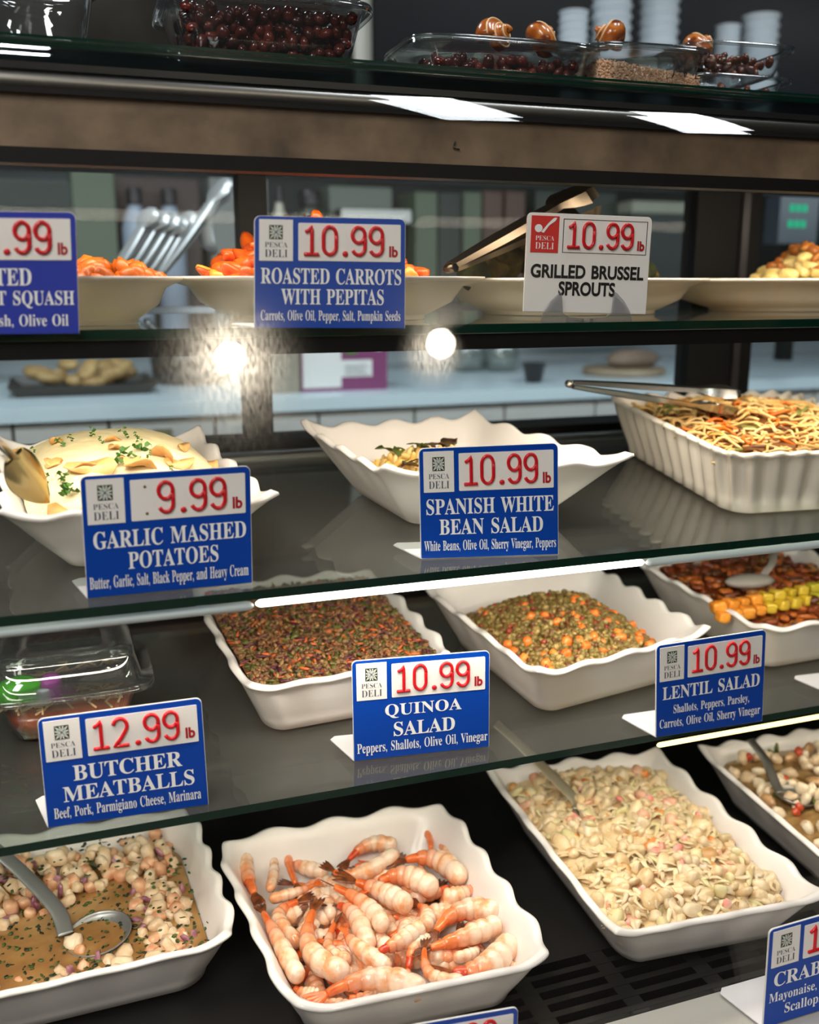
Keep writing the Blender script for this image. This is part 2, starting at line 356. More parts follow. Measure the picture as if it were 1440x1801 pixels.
def price_sign(label, corners, price, lines, ink=(), white=False, blue=None, foot=.055, group=None, logo=True):
    """corners: top-left, top-right, bottom-right, bottom-left in metres; everything is laid out in the sign's own width and height"""
    TL, TR, BR, BL = [np.asarray(c, float) for c in corners]
    o0 = (BL + BR) / 2
    root = empty('price_sign', o0, label, 'price sign', group)
    nn = np.cross(BR - BL, TL - BL); nn /= np.linalg.norm(nn)
    Wd = np.linalg.norm(BR - BL); Hd = np.linalg.norm(TL - BL)
    def P(s, t, d): return (BL*(1-s)+BR*s)*(1-t) + (TL*(1-s)+TR*s)*t + nn*d - o0
    def M(uv, d): return np.array([P(a, b, d) for a, b in uv])
    def sheet(s0, t0, s1, t1, d, th, rad=(0,0,0,0)):    # rounded corners: bl, br, tr, tl (in metres)
        pts = []
        for (cx, cz, a0, r) in ((s0,t0,180,rad[0]),(s1,t0,270,rad[1]),(s1,t1,0,rad[2]),(s0,t1,90,rad[3])):
            if r == 0: pts.append((cx, cz)); continue
            rx, rz = r / Wd, r / Hd
            ox = cx + rx if cx == s0 else cx - rx; oz = cz + rz if cz == t0 else cz - rz
            pts += arc(ox, oz, rx, rz, a0, a0 + 90, 6)
        return MB().rings([M(pts, d - th), M(pts, d)], True, True, True)
    main = PAPER if white else (blue or BLUE)
    body = sheet(0, 0, 1, 1, 0, .0016, (.0006, .0006, .005, .005)).build('sign_plate', [WHITE], root, False)
    sheet(.004, .004, .996, .996, .0004, .0003, (.0006, .0006, .0048, .0048)).build('printed_face', main, root, False)
    if white:
        m = MB()
        for a in ((.28,.61,.285,.95),(.96,.61,.965,.95),(.28,.61,.965,.616),(.28,.944,.965,.95)):
            pts = [(a[0],a[1]),(a[2],a[1]),(a[2],a[3]),(a[0],a[3])]; m.rings([M(pts, .0004), M(pts, .0006)], True, True, True)
        m.build('price_outline', INK, root, False)
    else: sheet(.28, .61, .965, .945, .0009, .0006, (.001,)*4).build('price_panel', PAPER, root, False)
    if logo:
        lp = sheet(.03, .605, .245, .97, .0009, .0006).build('logo_panel', mat('logo_red', (214, 52, 46), .4) if white else PAPER, root, False)
        def lt(s, a, c, b_, d, name, m, off=0.):
            v, f = text_mesh(s, off); return MB().add(M(np.stack([a + v[:,0]*(b_-a), c + v[:,1]*(d-c)], 1), .0012), f).build(name, m, lp, False)
        gi = PRINT if white else GREYINK
        lt(serif('PESCA'), .065, .725, .21, .772, 'logo_lettering', gi, -.012); lt(serif('DELI'), .065, .64, .21, .705, 'logo_lettering', gi, -.012)
        if white:
            m = MB(); uv = arc(.085, .845, .030, .040, 0, 360, 20)[:-1]; m.add(M(uv, .0012), [tuple(range(len(uv)))])
            uv = [(.105,.81),(.125,.80),(.165,.875),(.215,.925),(.225,.955),(.205,.955),(.19,.94),(.16,.90)]; m.add(M(uv, .0013), [tuple(range(8))])
            m.build('vegetable_emblem', PRINT, lp, False)
        else:
            cx, cz, hx, hz = .136, .858, .043, .062
            def q(pts, d, mm, name):
                m = MB()
                for k in range(4):
                    ca, sa = [(1,0),(0,1),(-1,0),(0,-1)][k]
                    m.add(M([(cx + hx*(x*ca - y*sa), cz + hz*(x*sa + y*ca)) for x, y in pts], d), [tuple(range(len(pts)))])
                m.build(name, mm, lp, False)
            em = MB().rings([M([(cx-hx,cz-hz),(cx+hx,cz-hz),(cx+hx,cz+hz),(cx-hx,cz+hz)], .0009), M([(cx-hx,cz-hz),(cx+hx,cz-hz),(cx+hx,cz+hz),(cx-hx,cz+hz)], .0011)], True, True, True)
            em.build('emblem_tile', mat('emblem_green', (46, 62, 52), .5), lp, False)
            q([(.05,.05),(.55,.25),(.93,.93),(.25,.55)], .0013, mat('emblem_leaf', (226, 226, 206), .5), 'emblem_petal')
            q([(.12,-.02),(.9,-.34),(.9,.34),(.12,.02)], .0013, mat('emblem_wedge', (238, 238, 230), .5), 'emblem_petal')
            q([(.35,-.0),(.9,-.13),(.9,.13)], .0015, mat('emblem_dot', (30, 44, 44), .5), 'emblem_dot')
            q([(0,0),(.45,.35),(.6,.6),(.35,.45)], .0015, mat('emblem_blue', (92, 140, 172), .5), 'emblem_vein')
    for ch, (a, c) in zip(price, CELLS):
        if ch == ' ': continue
        m = MB()
        if ch == '.':
            v = ICO2[0] * np.array([.0026, .0026, .0014]); base = P((a+c)/2, .675, .0012)
            ex = (BR-BL)/Wd; ez = (TL-BL)/Hd
            m.add(base + v[:, :1]*ex + v[:, 1:2]*ez + v[:, 2:]*nn, ICO2[1])
        else:
            for st in DIG[ch]:
                sm = [st[0]]
                for p, q_ in zip(st[:-1], st[1:]):
                    n = max(1, int(math.hypot(q_[0]-p[0], q_[1]-p[1]) / .12))
                    sm += [(p[0]+(q_[0]-p[0])*k/n, p[1]+(q_[1]-p[1])*k/n) for k in range(1, n+1)]
                pts = [P(a + u/.6*(c-a), .668 + w*.245, .0012) for u, w in sm]
                e = np.array(pts[0]) * 2 - np.array(pts[1]); e2 = np.array(pts[-1]) * 2 - np.array(pts[-2])
                pts = [pts[0] + (e - pts[0]) * .15] + pts + [pts[-1] + (e2 - pts[-1]) * .15]
                rr = [.0008] + [.00165] * (len(pts) - 2) + [.0008]
                m.tube(pts, rr, 8, up=nn)
        m.build('price_digit', RED, root, True)
    def put(s, s0, s1, t0, t1, name, m, off=0.):
        v, f = text_mesh(s, off); MB().add(M(np.stack([s0 + v[:,0]*(s1-s0), t0 + v[:,1]*(t1-t0)], 1), .0012 if name == 'unit_lettering' else .0008), f).build(name, m, root, False)
    put('lb', .885, .945, .652, .752, 'unit_lettering', mat('lb_red', (176, 24, 34), .4), .035)
    for (s, s0, s1, t0, t1) in lines: put(serif(s) if not white else s, s0, s1, t0, t1, 'name_lettering', PRINT if not white else INK, .004 if not white else .032)
    for (s, s0, s1, t0, t1) in ink: put(serif(s), s0, s1, t0, t1, 'ingredient_lettering', PRINT)
    if foot:
        back = np.array((-.01, foot, 0.)); r = .006
        zt = foot * .02
        pts = [BL, BR, BR + (-.01, foot - r, zt), BR + (-.01 - r, foot, zt), BL + (-.01 + r, foot, zt), BL + (-.01, foot - r, zt)]
        pts = [np.asarray(p) - o0 for p in pts]
        MB().rings([np.array(pts), np.array(pts) + (0, 0, .0012)], True, True, True).build('sign_foot', mat('foot_white', (226, 224, 228), .35), root, False)
    return root, P
def vertical(px, S=None, Y=None):       # bottom edge on a shelf, top edge straight above it
    (tl, tr, br, bl) = px
    B = [on_plane(*p, S[0], S[1], .0006) if S else at_depth(*p, Y) for p in (bl, br)]
    BL, BR = B; n = np.cross(BR - BL, (0, 0, 1.)); 
    out = []
    for p in (tl, tr):
        d = ray(*p); out.append(d * ((BL @ n) / (d @ n)))
    return [out[0], out[1], BR, BL]
L1, L2 = (.40, .545), (.215, .36)
price_sign('blue price sign for roasted butternut squash at the left end of the top shelf', vertical([(-175,369),(133,373),(140,587),(-168,590)], Y=.838), ' 9.99',
    [('ROASTED', .22, .725, *L1), ('BUTTERNUT SQUASH', .03, .975, *L2)], [('Butternut Squash, Olive Oil', .03, .935, .04, .165)], blue=BLUE2)
price_sign('blue price sign for roasted carrots with pepitas on the top shelf', vertical([(447,379),(713,385),(712,578),(447,577)], Y=.838), '10.99',
    [('ROASTED CARROTS', .04, .97, *L1), ('WITH PEPITAS', .17, .85, *L2)], [('Carrots, Olive Oil, Pepper, Salt, Pumpkin Seeds', .04, .965, .045, .165)], blue=mat('sign_blue_lit_top', (34, 76, 172), .3))  # the lighter blue has the top shelf's light painted in
br_root, brP = price_sign('white price sign for grilled brussel sprouts held in a clear clip on the top shelf', vertical([(928,373),(1147,382),(1135,553),(920,548)], Y=.872), '10.99',
    [('GRILLED BRUSSEL', .04, .955, .35, .49), ('SPROUTS', .265, .725, .175, .32)], white=True, foot=0)
gm_root, gmP = price_sign('blue price sign for garlic mashed potatoes at the left of the second shelf', vertical([(140,838),(440,819),(444,1025),(153,1053)], S2), ' 9.99',
    [('GARLIC MASHED', .055, .965, *L1), ('POTATOES', .25, .79, *L2)], [('Butter, Garlic, Salt, Black Pepper, and Heavy Cream', .02, .975, .045, .175)])
price_sign('blue price sign for spanish white bean salad in the middle of the second shelf', vertical([(736,789),(981,779),(982,975),(740,983)], S2), '10.99',
    [('SPANISH WHITE', .045, .965, *L1), ('BEAN SALAD', .135, .885, *L2)], [('White Beans, Olive Oil, Sherry Vinegar, Peppers', .025, .98, .045, .165)])
price_sign('blue price sign for butcher meatballs at the left of the third shelf', vertical([(65,1265),(354,1227),(367,1415),(84,1456)], S3), '12.99',
    [('BUTCHER', .18, .85, *L1), ('MEATBALLS', .11, .92, *L2)], [('Beef, Pork, Parmigiano Cheese, Marinara', .045, .955, .045, .175)])
price_sign('blue price sign for quinoa salad in the middle of the third shelf', vertical([(618,1163),(861,1144),(860,1313),(622,1339)], S3), '10.99',
    [('QUINOA', .23, .79, *L1), ('SALAD', .29, .74, *L2)], [('Peppers, Shallots, Olive Oil, Vinegar', .025, .985, .045, .175)])
price_sign('blue price sign for lentil salad at the right of the third shelf', vertical([(1154,1136),(1347,1107),(1340,1268),(1153,1297)], S3), '10.99',
    [('LENTIL SALAD', .055, .955, *L1)], [('Shallots, Peppers, Parsley,', .155, .86, .215, .335), ('Carrots, Olive Oil, Sherry Vinegar', .03, .97, .065, .19)])
price_sign('blue price sign for crab salad standing on the grey front ledge at bottom right', vertical([(1353,1636),(1567,1574),(1556,1742),(1341,1808)], DK), '15.99',
    [('CRAB SALAD', .06, .95, *L1)], [('Mayonaise, Celery, Onions,', .03, .97, .22, .345), ('Scallops, Shrimp', .16, .80, .07, .20)])
q = vertical([(648,1817),(911,1771),(911,1775),(648,1821)], Y=.655)
q = [q[0], q[1], q[1] - (0, 0, .092), q[0] - (0, 0, .092)]
price_sign('blue price sign below the shrimp tray, only its top edge in the picture', [c + np.array((0, 0, 0)) for c in q], '15.99', [], foot=0)
# a further sign whose white foot sticks into the picture at the right
c0 = on_plane(1462, 1222, *S3, .0006); q = [c0 + (0, 0, .098), c0 + (.135, -.01, .098), c0 + (.135, -.01, 0), c0]
price_sign('price sign at the right picture edge of the third shelf, only its white foot showing', q, '10.99', [])
# peg holes left empty on the mashed potato sign
for (s_, t_) in ((.365, .885), (.372, .665)):
    o = MB().add(ICO2[0] * np.array((.0013, .0006, .0013)) + gmP(s_, t_, .0010), ICO2[1]).build('peg_hole', mat('peg_hole', (120, 92, 60), .6), gm_root)
# clear clip that holds the white sign
def clip(P0):
    root = empty('sign_clip', P0, 'small clear plastic easel clip under the white brussel sprout sign', 'sign holder')
    for s in (-1, 1):
        pts = [(s*.050, 0), (s*.047, .009), (s*.040, .019), (s*.031, .027), (s*.029, .0275), (s*.028, .018), (s*.027, .008), (s*.020, .004), (s*.004, .003), (s*.004, 0)]
        R = [np.array([(x, y, z) for x, z in pts]) for y in ((-.002, .0005) if s > 0 else (.0005, -.002))]
        MB().rings(R, True, True, True).build('clip_arm', CLEARD, root, False)
    MB().box((-.006, -.002, 0), (.006, .03, .003)).build('clip_base', CLEARD, root, False)
c0 = at_depth(1031, 566, .868); c0[2] = S1[0]; clip(c0)

# ------------------------------------------------------------------ serving dishes
class Tray:
    """wavy-rimmed dish between four rim corners (front-left, front-right, back-right, back-left)"""
    def __init__(s, name, label, rim, S, rad=.28, waves=(5, 5), amp=.003, flare=.04, pull=0., pullz=0., ribs=0., th=.0042, m=None, group='white serving dishes in the display case', outw=.0022, sag=0.):
        s.rim = np.array(rim, float); s.S = S; s.rad = rad
        c = s.rim.mean(0); s.c = c
        e = [np.linalg.norm(s.rim[(i+1) % 4, :2] - s.rim[i, :2]) for i in range(4)]
        s.hw, s.hd = (e[0] + e[2]) / 4, (e[1] + e[3]) / 4
        N = 240; ts = np.arange(N) / N
        out = []
        for t in ts:      # rounded square walked side by side
            k = int(t * 4) % 4; q = t * 4 - k; x = -1 + 2 * q
            p = [(x, -1), (1, x), (-x, 1), (-1, -x)][k]
            out.append(p)
        uv = np.array(out); 
        def rounded(uv, r):
            w = uv.copy(); a = np.abs(w); m_ = (a > 1 - r).all(1); d = a[m_] - (1 - r)
            L_ = np.linalg.norm(d, axis=1); M_ = d.max(1); d = d / L_[:, None] * M_[:, None]
            w[m_] = np.sign(w[m_]) * (1 - r + d); return w
        s.uv = rounded(uv, rad)
        side = (ts * 4).astype(int) % 4; q = ts * 4 - side
        wv = np.array([math.cos(2 * math.pi * (waves[k % 2]) * (x_)) for k, x_ in zip(side, q)])
        cor = np.abs(uv).min(1) ** 6
        s.wave = wv; s.flare = flare
        def ring(f, inset, wz=0., wo=0., dz=0., pl=0.):
            """f: 0 base .. 1 rim height"""
            sc = np.array((1 - inset / s.hw, 1 - inset / s.hd))
            w = s.uv * sc * (1 + (outw * wo * wv / min(s.hw, s.hd))[:, None]) * (1 + pull * pl * cor[:, None])
            P = s.bil(w[:, 0], w[:, 1], f)
            P[:, 2] += amp * wz * wv + dz + pullz * pl * cor - sag * pl * (1 - cor) * 0
            return P
        R = []
        B0 = MB()
        fl = flare
        rb = ribs
        R.append(ring(0, fl + .012, 0, 0, .001)); R.append(ring(0, fl + .004, 0, 0, .0012)); R.append(ring(.06, fl - .001, 0, rb * .5))
        for f in (.2, .35, .5, .65, .8): R.append(ring(f, fl * (1 - f) ** 1.15 + .003, .2 * f, rb + (f ** 2) * .8, 0, f ** 3))
        R.append(ring(.93, .0032, .9, 1, 0, .9)); R.append(ring(.965, .0, 1, 1, 0, 1)); R.append(ring(1., .0005, 1, 1, 0, 1))
        R.append(ring(1., .0055, 1, 1, .0014, 1)); R.append(ring(.985, .0085, 1, 1, 0, .97)); 
        for f in (.8, .6, .4, .2): R.append(ring(f, fl * (1 - f) ** 1.15 + .0095, .8 * f, rb * .6 + f * f * .8, .001, f ** 3))
        R.append(ring(.05, fl + .010, 0, 0, .004)); R.append(ring(0, fl + .02, 0, 0, .005)); 
        n = len(R[0])
        B0.rings(R, True, True, True)
        s.o = B0.build(name, m or CER, None, True, c - (0, 0, 0))
        tag(s.o, label, 'serving dish', group)
    def bil(s, u, v, f):
        u = np.asarray(u, float); v = np.asarray(v, float)
        a, b, c, d = s.rim
        P = (np.outer((1-u)*(1-v), a) + np.outer((1+u)*(1-v), b) + np.outer((1+u)*(1+v), c) + np.outer((1-u)*(1+v), d)) / 4
        zb = s.S[0] + s.S[1] * (P[:, 1] - .8)
        P[:, 2] = zb + (P[:, 2] - zb) * f
        return P
    def inner(s, u, v, f, extra=.010):
        ins = s.flare * (1 - f) ** 1.15 + extra
        return s.bil(np.atleast_1d(u) * (1 - ins / s.hw), np.atleast_1d(v) * (1 - ins / s.hd), f)
    def surf(s, hf, n=64, lim=.985):
        """food surface: hf(u, v) gives the height as a share of the rim's; returns verts, faces"""
        g = np.linspace(-1, 1, n); U, V = np.meshgrid(g, g); u = U.ravel(); v = V.ravel()
        r = s.rad * 1.1; a = np.abs(np.stack([u, v], 1)); m_ = (a > 1 - r).all(1); d = a[m_] - (1 - r); L_ = np.linalg.norm(d, axis=1) + 1e-9; M_ = d.max(1)
        d = d / L_[:, None] * M_[:, None]; u[m_] = np.sign(u[m_]) * (1 - r + d[:, 0]); v[m_] = np.sign(v[m_]) * (1 - r + d[:, 1])
        u *= lim; v *= lim
        f = np.array([hf(x, y) for x, y in zip(u, v)])
        P = np.concatenate([s.inner(x, y, max(0., min(1, k))) + ((0, 0, 0),) for x, y, k in zip(u, v, np.minimum(f, .95))])
        over = np.maximum(f - .95, 0)
        H = (s.rim[:, 2].mean() - (s.S[0] + s.S[1] * (s.c[1] - .8)))
        P[:, 2] += over * H
        F_ = [(i*n+j, i*n+j+1, (i+1)*n+j+1, (i+1)*n+j) for i in range(n-1) for j in range(n-1)]
        return P, F_
    def at(s, u, v, hf):
        f = hf(u, v); P = s.inner(u, v, min(f, .95))[0]
        H = s.rim[:, 2].mean() - (s.S[0] + s.S[1] * (s.c[1] - .8)); P[2] += max(0, f - .95) * H
        return P
def rim(S, h, *px): return [on_plane(x, y, S[0], S[1], (h[i] if isinstance(h, (tuple, list)) else h)) for i, (x, y) in enumerate(px)]
def quad(pts, z): return [np.array((x, y, z)) for x, y in pts]

def rz(S, pts, h): return [np.array((x, y, shelf_z(S, y) + h)) for x, y in pts]
T_shrimp = Tray('serving_dish', 'white wavy-rimmed dish heaped with cooked shrimp on the case deck', rz(DK, [(.150,.713),(.402,.700),(.408,1.008),(.130,1.012)], .062), DK, .30, (4, 5), .0022, .030)
T_cev = Tray('serving_dish', 'white wavy-rimmed dish of ceviche in brown broth at the lower left', rz(DK, [(-.150,.822),(.132,.828),(.120,1.10),(-.160,1.10)], .062), DK, .30, (4, 5), .0022, .028)
T_crab = Tray('serving_dish', 'white wavy-rimmed dish of creamy crab salad on the case deck', rz(DK, [(.463,.712),(.700,.694),(.722,1.032),(.483,1.062)], .062), DK, .22, (4, 5), .0022, .032, pull=.05, pullz=.004)
T_sea = Tray('serving_dish', 'white wavy-rimmed dish of seafood salad at the lower right picture edge', rz(DK, [(.740,.715),(.985,.705),(.995,1.015),(.772,1.020)], .062), DK, .24, (4, 5), .0022, .032, pull=.04, pullz=.004)
T_quin = Tray('serving_dish', 'white wavy-rimmed dish of quinoa salad on the third shelf', rim(S3, .066, (432,1219), (806,1155), (655,1000), (328,1030)), S3, .24, (4, 5), .0022, .030)
T_lent = Tray('serving_dish', 'white wavy-rimmed dish of lentil salad on the third shelf', rim(S3, .066, (945,1192), (1252,1112), (1048,995), (738,1030)), S3, .22, (4, 5), .003, .032, pull=.04, pullz=.004)
r4 = rim(S3, .066, (1345,1112), (1105,982)); 
T_stew = Tray('serving_dish', 'white wavy-rimmed dish of red braised vegetables at the right of the third shelf', [r4[0], r4[0] + (.26, .01, .0), r4[1] + (.27, .0, 0.), r4[1]], S3, .22, (4, 5), .003, .032)
T_mash = Tray('serving_dish', 'white wavy dish with pointed corners, full of mashed potatoes', rim(S2, .064, (3,915), (486,882), (352,763), (-6,783)), S2, .17, (4, 4), .0028, .050, pull=.05, pullz=.006)
r6 = rim(S2, .068, (764,884), (1080,838), (835,733), (532,752)); r6[0] = np.array((.291, .880, shelf_z(S2, .88) + .068)); r6[1] = np.array((.552, .866, shelf_z(S2, .866) + .068))
T_span = Tray('serving_dish', 'white wavy dish with pointed corners holding a little bean salad', r6, S2, .17, (4, 4), .0028, .046, pull=.05, pullz=.006)
r5 = rim(S2, .072, (1282,803), (1066,697))
T_nood = Tray('serving_dish', 'white fluted dish of noodle salad at the right of the second shelf', [r5[0], r5[0] + (.27, -.02, -.0016), r5[1] + (.29, -.02, -.0016), r5[1]], S2, .22, (9, 11), .0022, .020, ribs=.65, outw=.0045, m=CER2)

# oval platters on the top shelf
def platter(label, px0, px1, Y, rd, zr, foot=.62, m=CER2):
    a, c = at_depth(px0, 490, Y), at_depth(px1, 490, Y); cx = (a[0] + c[0]) / 2; rx = abs(c[0] - a[0]) / 2
    ph = np.linspace(0, 2 * math.pi, 96, endpoint=False); z0 = S1[0]
    cs = np.sign(np.cos(ph)) * np.abs(np.cos(ph)) ** .85; sn = np.sign(np.sin(ph)) * np.abs(np.sin(ph)) ** .85
    def ring(k, z): return np.stack([cx + rx*k*cs, Y + rd*k*sn, np.full(96, z)], 1)
    H = zr - z0
    R = [ring(foot*.9, z0+.0005), ring(foot, z0+.0008), ring(foot, z0+.004), ring(foot*1.05, z0+.006), ring(foot+(1-foot)*.45, z0+H*.42), ring(.86, z0+H*.80), ring(.97, zr-.003), ring(1, zr-.001), ring(1, zr+.0015), ring(.97, zr+.001), ring(.86, z0+H*.86+.001), ring(foot+(1-foot)*.40, z0+H*.5), ring(foot, z0+.010), ring(foot*.5, z0+.008)]
    o = MB().rings(R, True, True, True).build('serving_platter', m, None, True, (cx, Y, z0))
    return tag(o, label, 'platter', 'cream platters on the top shelf'), cx, rx
P_sq = platter('cream platter of roasted squash cubes at the left of the top shelf', -130, 318, .985, .125, .0035)
P_ca = platter('cream platter of roasted carrots on the top shelf', 292, 826, 1.02, .145, .004)
P_br = platter('cream platter of grilled brussel sprouts on the top shelf', 772, 1212, 1.085, .125, .003)
P_eg = platter('cream platter of dressed potato salad at the right end of the top shelf', 1142, 1720, 1.115, .125, .003)

# ------------------------------------------------------------------ the food
def bits(name, parts, mats, label=None, cat=None, parent=None, kind='stuff', loc=None):
    """one uncountable mass: parts = list of (verts, faces, 3x3 or None, position, material index)"""
    b = MB()
    for v, f, R, p, mi in parts:
        w = v if R is None else v @ R.T
        b.add(w + np.asarray(p), f, mi)
    o = b.build(name, mats, parent, True, loc)
    return tag(o, label, cat, None, kind)

# --- shrimp, every one a thing with a tail; tail, belly-curve and head points read off in the dish
SHB = mat('shrimp_flesh', (236, 166, 116), .2, c2=(246, 222, 198), scale=60, c3=(242, 204, 170), sss=.12, bump=.25, bscale=180, coat=.35, lo=.36, hi=.6)
nt_ = SHB.node_tree; a_ = nt_.nodes.new('ShaderNodeAttribute'); a_.attribute_name = 'along'; r_ = nt_.nodes.new('ShaderNodeMapRange'); r_.inputs['From Min'].default_value = .16; r_.inputs['From Max'].default_value = .50; r_.inputs['To Min'].default_value = .85; r_.inputs['To Max'].default_value = 0.
m_ = nt_.nodes.new('ShaderNodeMix'); m_.data_type = 'RGBA'; m_.inputs['B'].default_value = (*lin((226, 112, 44)), 1)
src = nt_.nodes['Principled BSDF'].inputs['Base Color'].links[0].from_socket
nt_.links.new(a_.outputs['Fac'], r_.inputs['Value']); nt_.links.new(r_.outputs[0], m_.inputs['Factor']); nt_.links.new(src, m_.inputs['A']); g_ = nt_.nodes.new('ShaderNodeAttribute'); g_.attribute_name = 'groove'; k_ = nt_.nodes.new('ShaderNodeMath'); k_.operation = 'MULTIPLY'; k_.inputs[1].default_value = .42
m2_ = nt_.nodes.new('ShaderNodeMix'); m2_.data_type = 'RGBA'; m2_.inputs['B'].default_value = (*lin((214, 128, 78)), 1)
nt_.links.new(g_.outputs['Fac'], k_.inputs[0]); nt_.links.new(k_.outputs[0], m2_.inputs['Factor']); nt_.links.new(m_.outputs['Result'], m2_.inputs['A']); nt_.links.new(m2_.outputs['Result'], nt_.nodes['Principled BSDF'].inputs['Base Color'])
SHT = mat('shrimp_tail', (214, 92, 34), .25, c2=(236, 128, 66), scale=70, coat=.4)
SHR = mat('shrimp_tail_red', (196, 58, 30), .25, c2=(226, 100, 58), scale=70, coat=.4)
SHF = mat('shrimp_tail_fin', (66, 38, 26), .3, c2=(140, 74, 36), scale=120, coat=.3)
SHO = mat('shrimp_flesh_orange', (236, 140, 78), .25, c2=(248, 198, 160), scale=34, c3=(242, 164, 110), sss=.1, bump=.25, bscale=180, coat=.35)
def shrimp(Tp, A, H, r, k, label='cooked pink and white shrimp with an orange tail in the heap'):
    Tp, A, H = map(np.asarray, (Tp, A, H)); rs = np.random.RandomState(k)
    C = 2 * A - (Tp + H) / 2; n = 60
    t = np.linspace(0, 1, n)[:, None]; P = (1-t)**2*Tp + 2*t*(1-t)*C + t**2*H
    L_ = np.linalg.norm(np.diff(P, axis=0), axis=1).sum(); tt = np.linspace(0, 1, n)
    up = np.array((0, 0, 1.)) + rs.normal(size=3) * .12
    rad = r * (.50 + .56 * np.clip((tt - .15) / .5, 0, 1) ** .8) * (1 - .12 * np.clip((tt - .7) / .3, 0, 1))
    seg = 6.2; ph = tt * seg % 1.0
    gro = np.abs(np.sin(math.pi * ph)) ** .45; rad *= .88 * (.84 + .18 * gro)
    i0 = int(n * .17)
    root = empty('shrimp', (P[0] + P[-1]) / 2, label, 'shrimp', 'cooked shrimp in the dish')
    o = (P[0] + P[-1]) / 2; Q = P - o
    bod = MB(); rr = rad[i0:].copy(); rr[-1] *= .30; rr[-2] *= .72; rr[-3] *= .92; rr[0] *= .9
    bod.tube(Q[i0:], rr, 12, up=up, flat=1.12)
    b_ = bod.build('body', SHB, root)
    at_ = b_.data.attributes.new('along', 'FLOAT', 'POINT'); at_.data.foreach_set('value', np.repeat(np.clip(tt[i0:] + rs.uniform(-.12, .08) - .10 * (1 - gro[i0:]), 0, 1), 12).astype(np.float32))
    at2 = b_.data.attributes.new('groove', 'FLOAT', 'POINT'); at2.data.foreach_set('value', np.repeat((1 - gro[i0:]) ** 1.3, 12).astype(np.float32))
    m = MB(); rt = rad[:i0+2] * 1.04; rt = rt * np.linspace(.72, 1, len(rt)); m.tube(Q[:i0+2], rt, 10, up=up)
    tl = m.build('tail', [SHT, SHR][int(rs.rand() < .3)], root)
    d = Q[0] - Q[3]; d /= np.linalg.norm(d); sd = np.cross(d, up); sd /= np.linalg.norm(sd)
    m = MB(); fl = r * (1.6 + .6 * rs.rand()); tw = rs.rand() * 1.2 - .6; u2 = np.cross(sd, d)
    sd2 = sd * math.cos(tw) + u2 * math.sin(tw); u3 = np.cross(sd2, d)
    for a in (-.32, -.12, .12, .32):
        e = d * math.cos(a) + sd2 * math.sin(a); w = np.cross(e, u3)
        pts = [Q[0] + e * (x * fl) for x in (-.25, .15, .5, .85, 1.05)]
        m.tube(pts, [r*.16, r*.24, r*.27, r*.2, r*.05], 8, up=u3, flat=.28)
    m.build('tail_fin', SHF if rs.rand() < .75 else SHT, tl)
    return root
SH = [((470,882),(680,826),(880,884),54,.030),((200,540),(272,680),(352,815),44,.024),((408,535),(400,690),(560,800),56,.024),((160,460),(120,350),(100,265),58,.018),
 ((228,270),(245,350),(225,455),30,.014),((335,412),(318,268),(478,292),42,.012),((500,375),(610,372),(765,290),44,.022),((560,308),(650,258),(760,262),44,.018),
 ((905,275),(850,175),(690,180),44,.014),((930,225),(965,275),(1030,335),27,.012),((500,436),(632,500),(705,605),46,.028),((800,312),(930,308),(1035,402),58,.022),
 ((690,402),(800,390),(925,445),58,.028),((590,415),(705,450),(812,520),55,.027),((410,425),(330,462),(225,492),28,.014),((345,500),(262,560),(352,665),46,.012),
 ((515,505),(590,560),(642,695),50,.018),((548,625),(605,692),(735,772),42,.022),((500,590),(478,700),(570,748),36,.010),((812,765),(838,690),(900,652),36,.016),
 ((690,705),(780,668),(868,610),46,.022),((855,500),(892,545),(880,610),42,.014),((930,610),(1045,530),(1195,545),56,.022),((905,690),(1060,650),(1195,592),50,.022),
 ((880,705),(912,812),(1050,838),34,.022),((1000,800),(1140,770),(1245,655),64,.016),((1090,675),(1085,712),(1000,738),30,.014),((1085,425),(1035,470),(955,480),46,.012),
 ((430,935),(505,932),(600,950),32,.008),((330,865),(380,880),(440,885),36,.010),((560,905),(650,905),(750,908),40,.008),((235,635),(255,700),(300,785),34,.006),
 ((745,565),(800,580),(790,650),42,.008),((400,500),(455,490),(485,560),38,.010),((640,610),(690,560),(740,600),40,.006),((1200,780),(1240,770),(1290,790),34,.006),
 ((300,330),(360,350),(470,380),40,.006),((1040,640),(1100,600),(1180,640),40,.008)]
shr_lab = {0: 'large cooked shrimp lying along the front rim of its dish', 1: 'cooked shrimp lying straight along the left rim of its dish', 8: 'curled cooked shrimp against the back right of its dish', 25: 'thick cooked shrimp in the front right corner of its dish'}
def shp(x, y, dz): return on_plane(380 + x / 2.4, 1380 + y / 2.4, DK[0], 0, .020 + dz)
for k, (a, b_, c, r, dz) in enumerate(SH):
    a, b_, c = (shp(*p, dz) for p in (a, b_, c)); e = np.random.RandomState(k)
    for p in (a, b_, c): p[2] += e.uniform(-.003, .003)
    L_ = np.linalg.norm(on_plane(800, 1600, DK[0], 0, .03)); 
    sh = shrimp(a, b_, c, r / 2.4 / F * .93, k, shr_lab.get(k, 'cooked pink and white shrimp with an orange tail in the heap'))
    if k in shr_lab and 'group' in sh: pass
rs = np.random.RandomState(5)
for k in range(78):
    u, v = rs.uniform(-.72, .72, 2); v = max(v, -.5 - .1 * rs.rand()); c = T_shrimp.inner(u, v, .25)[0]; c[2] = DK[0] + .014 + rs.rand() * (.010 if k < 50 else .018)
    an = rs.rand() * 6.3; d = np.array((math.cos(an), math.sin(an), 0)); n_ = np.array((-d[1], d[0], 0))
    shrimp(c - d*.024, c + n_*.013, c + d*.024, .0105, 100 + k, 'cooked shrimp half hidden low in the heap')

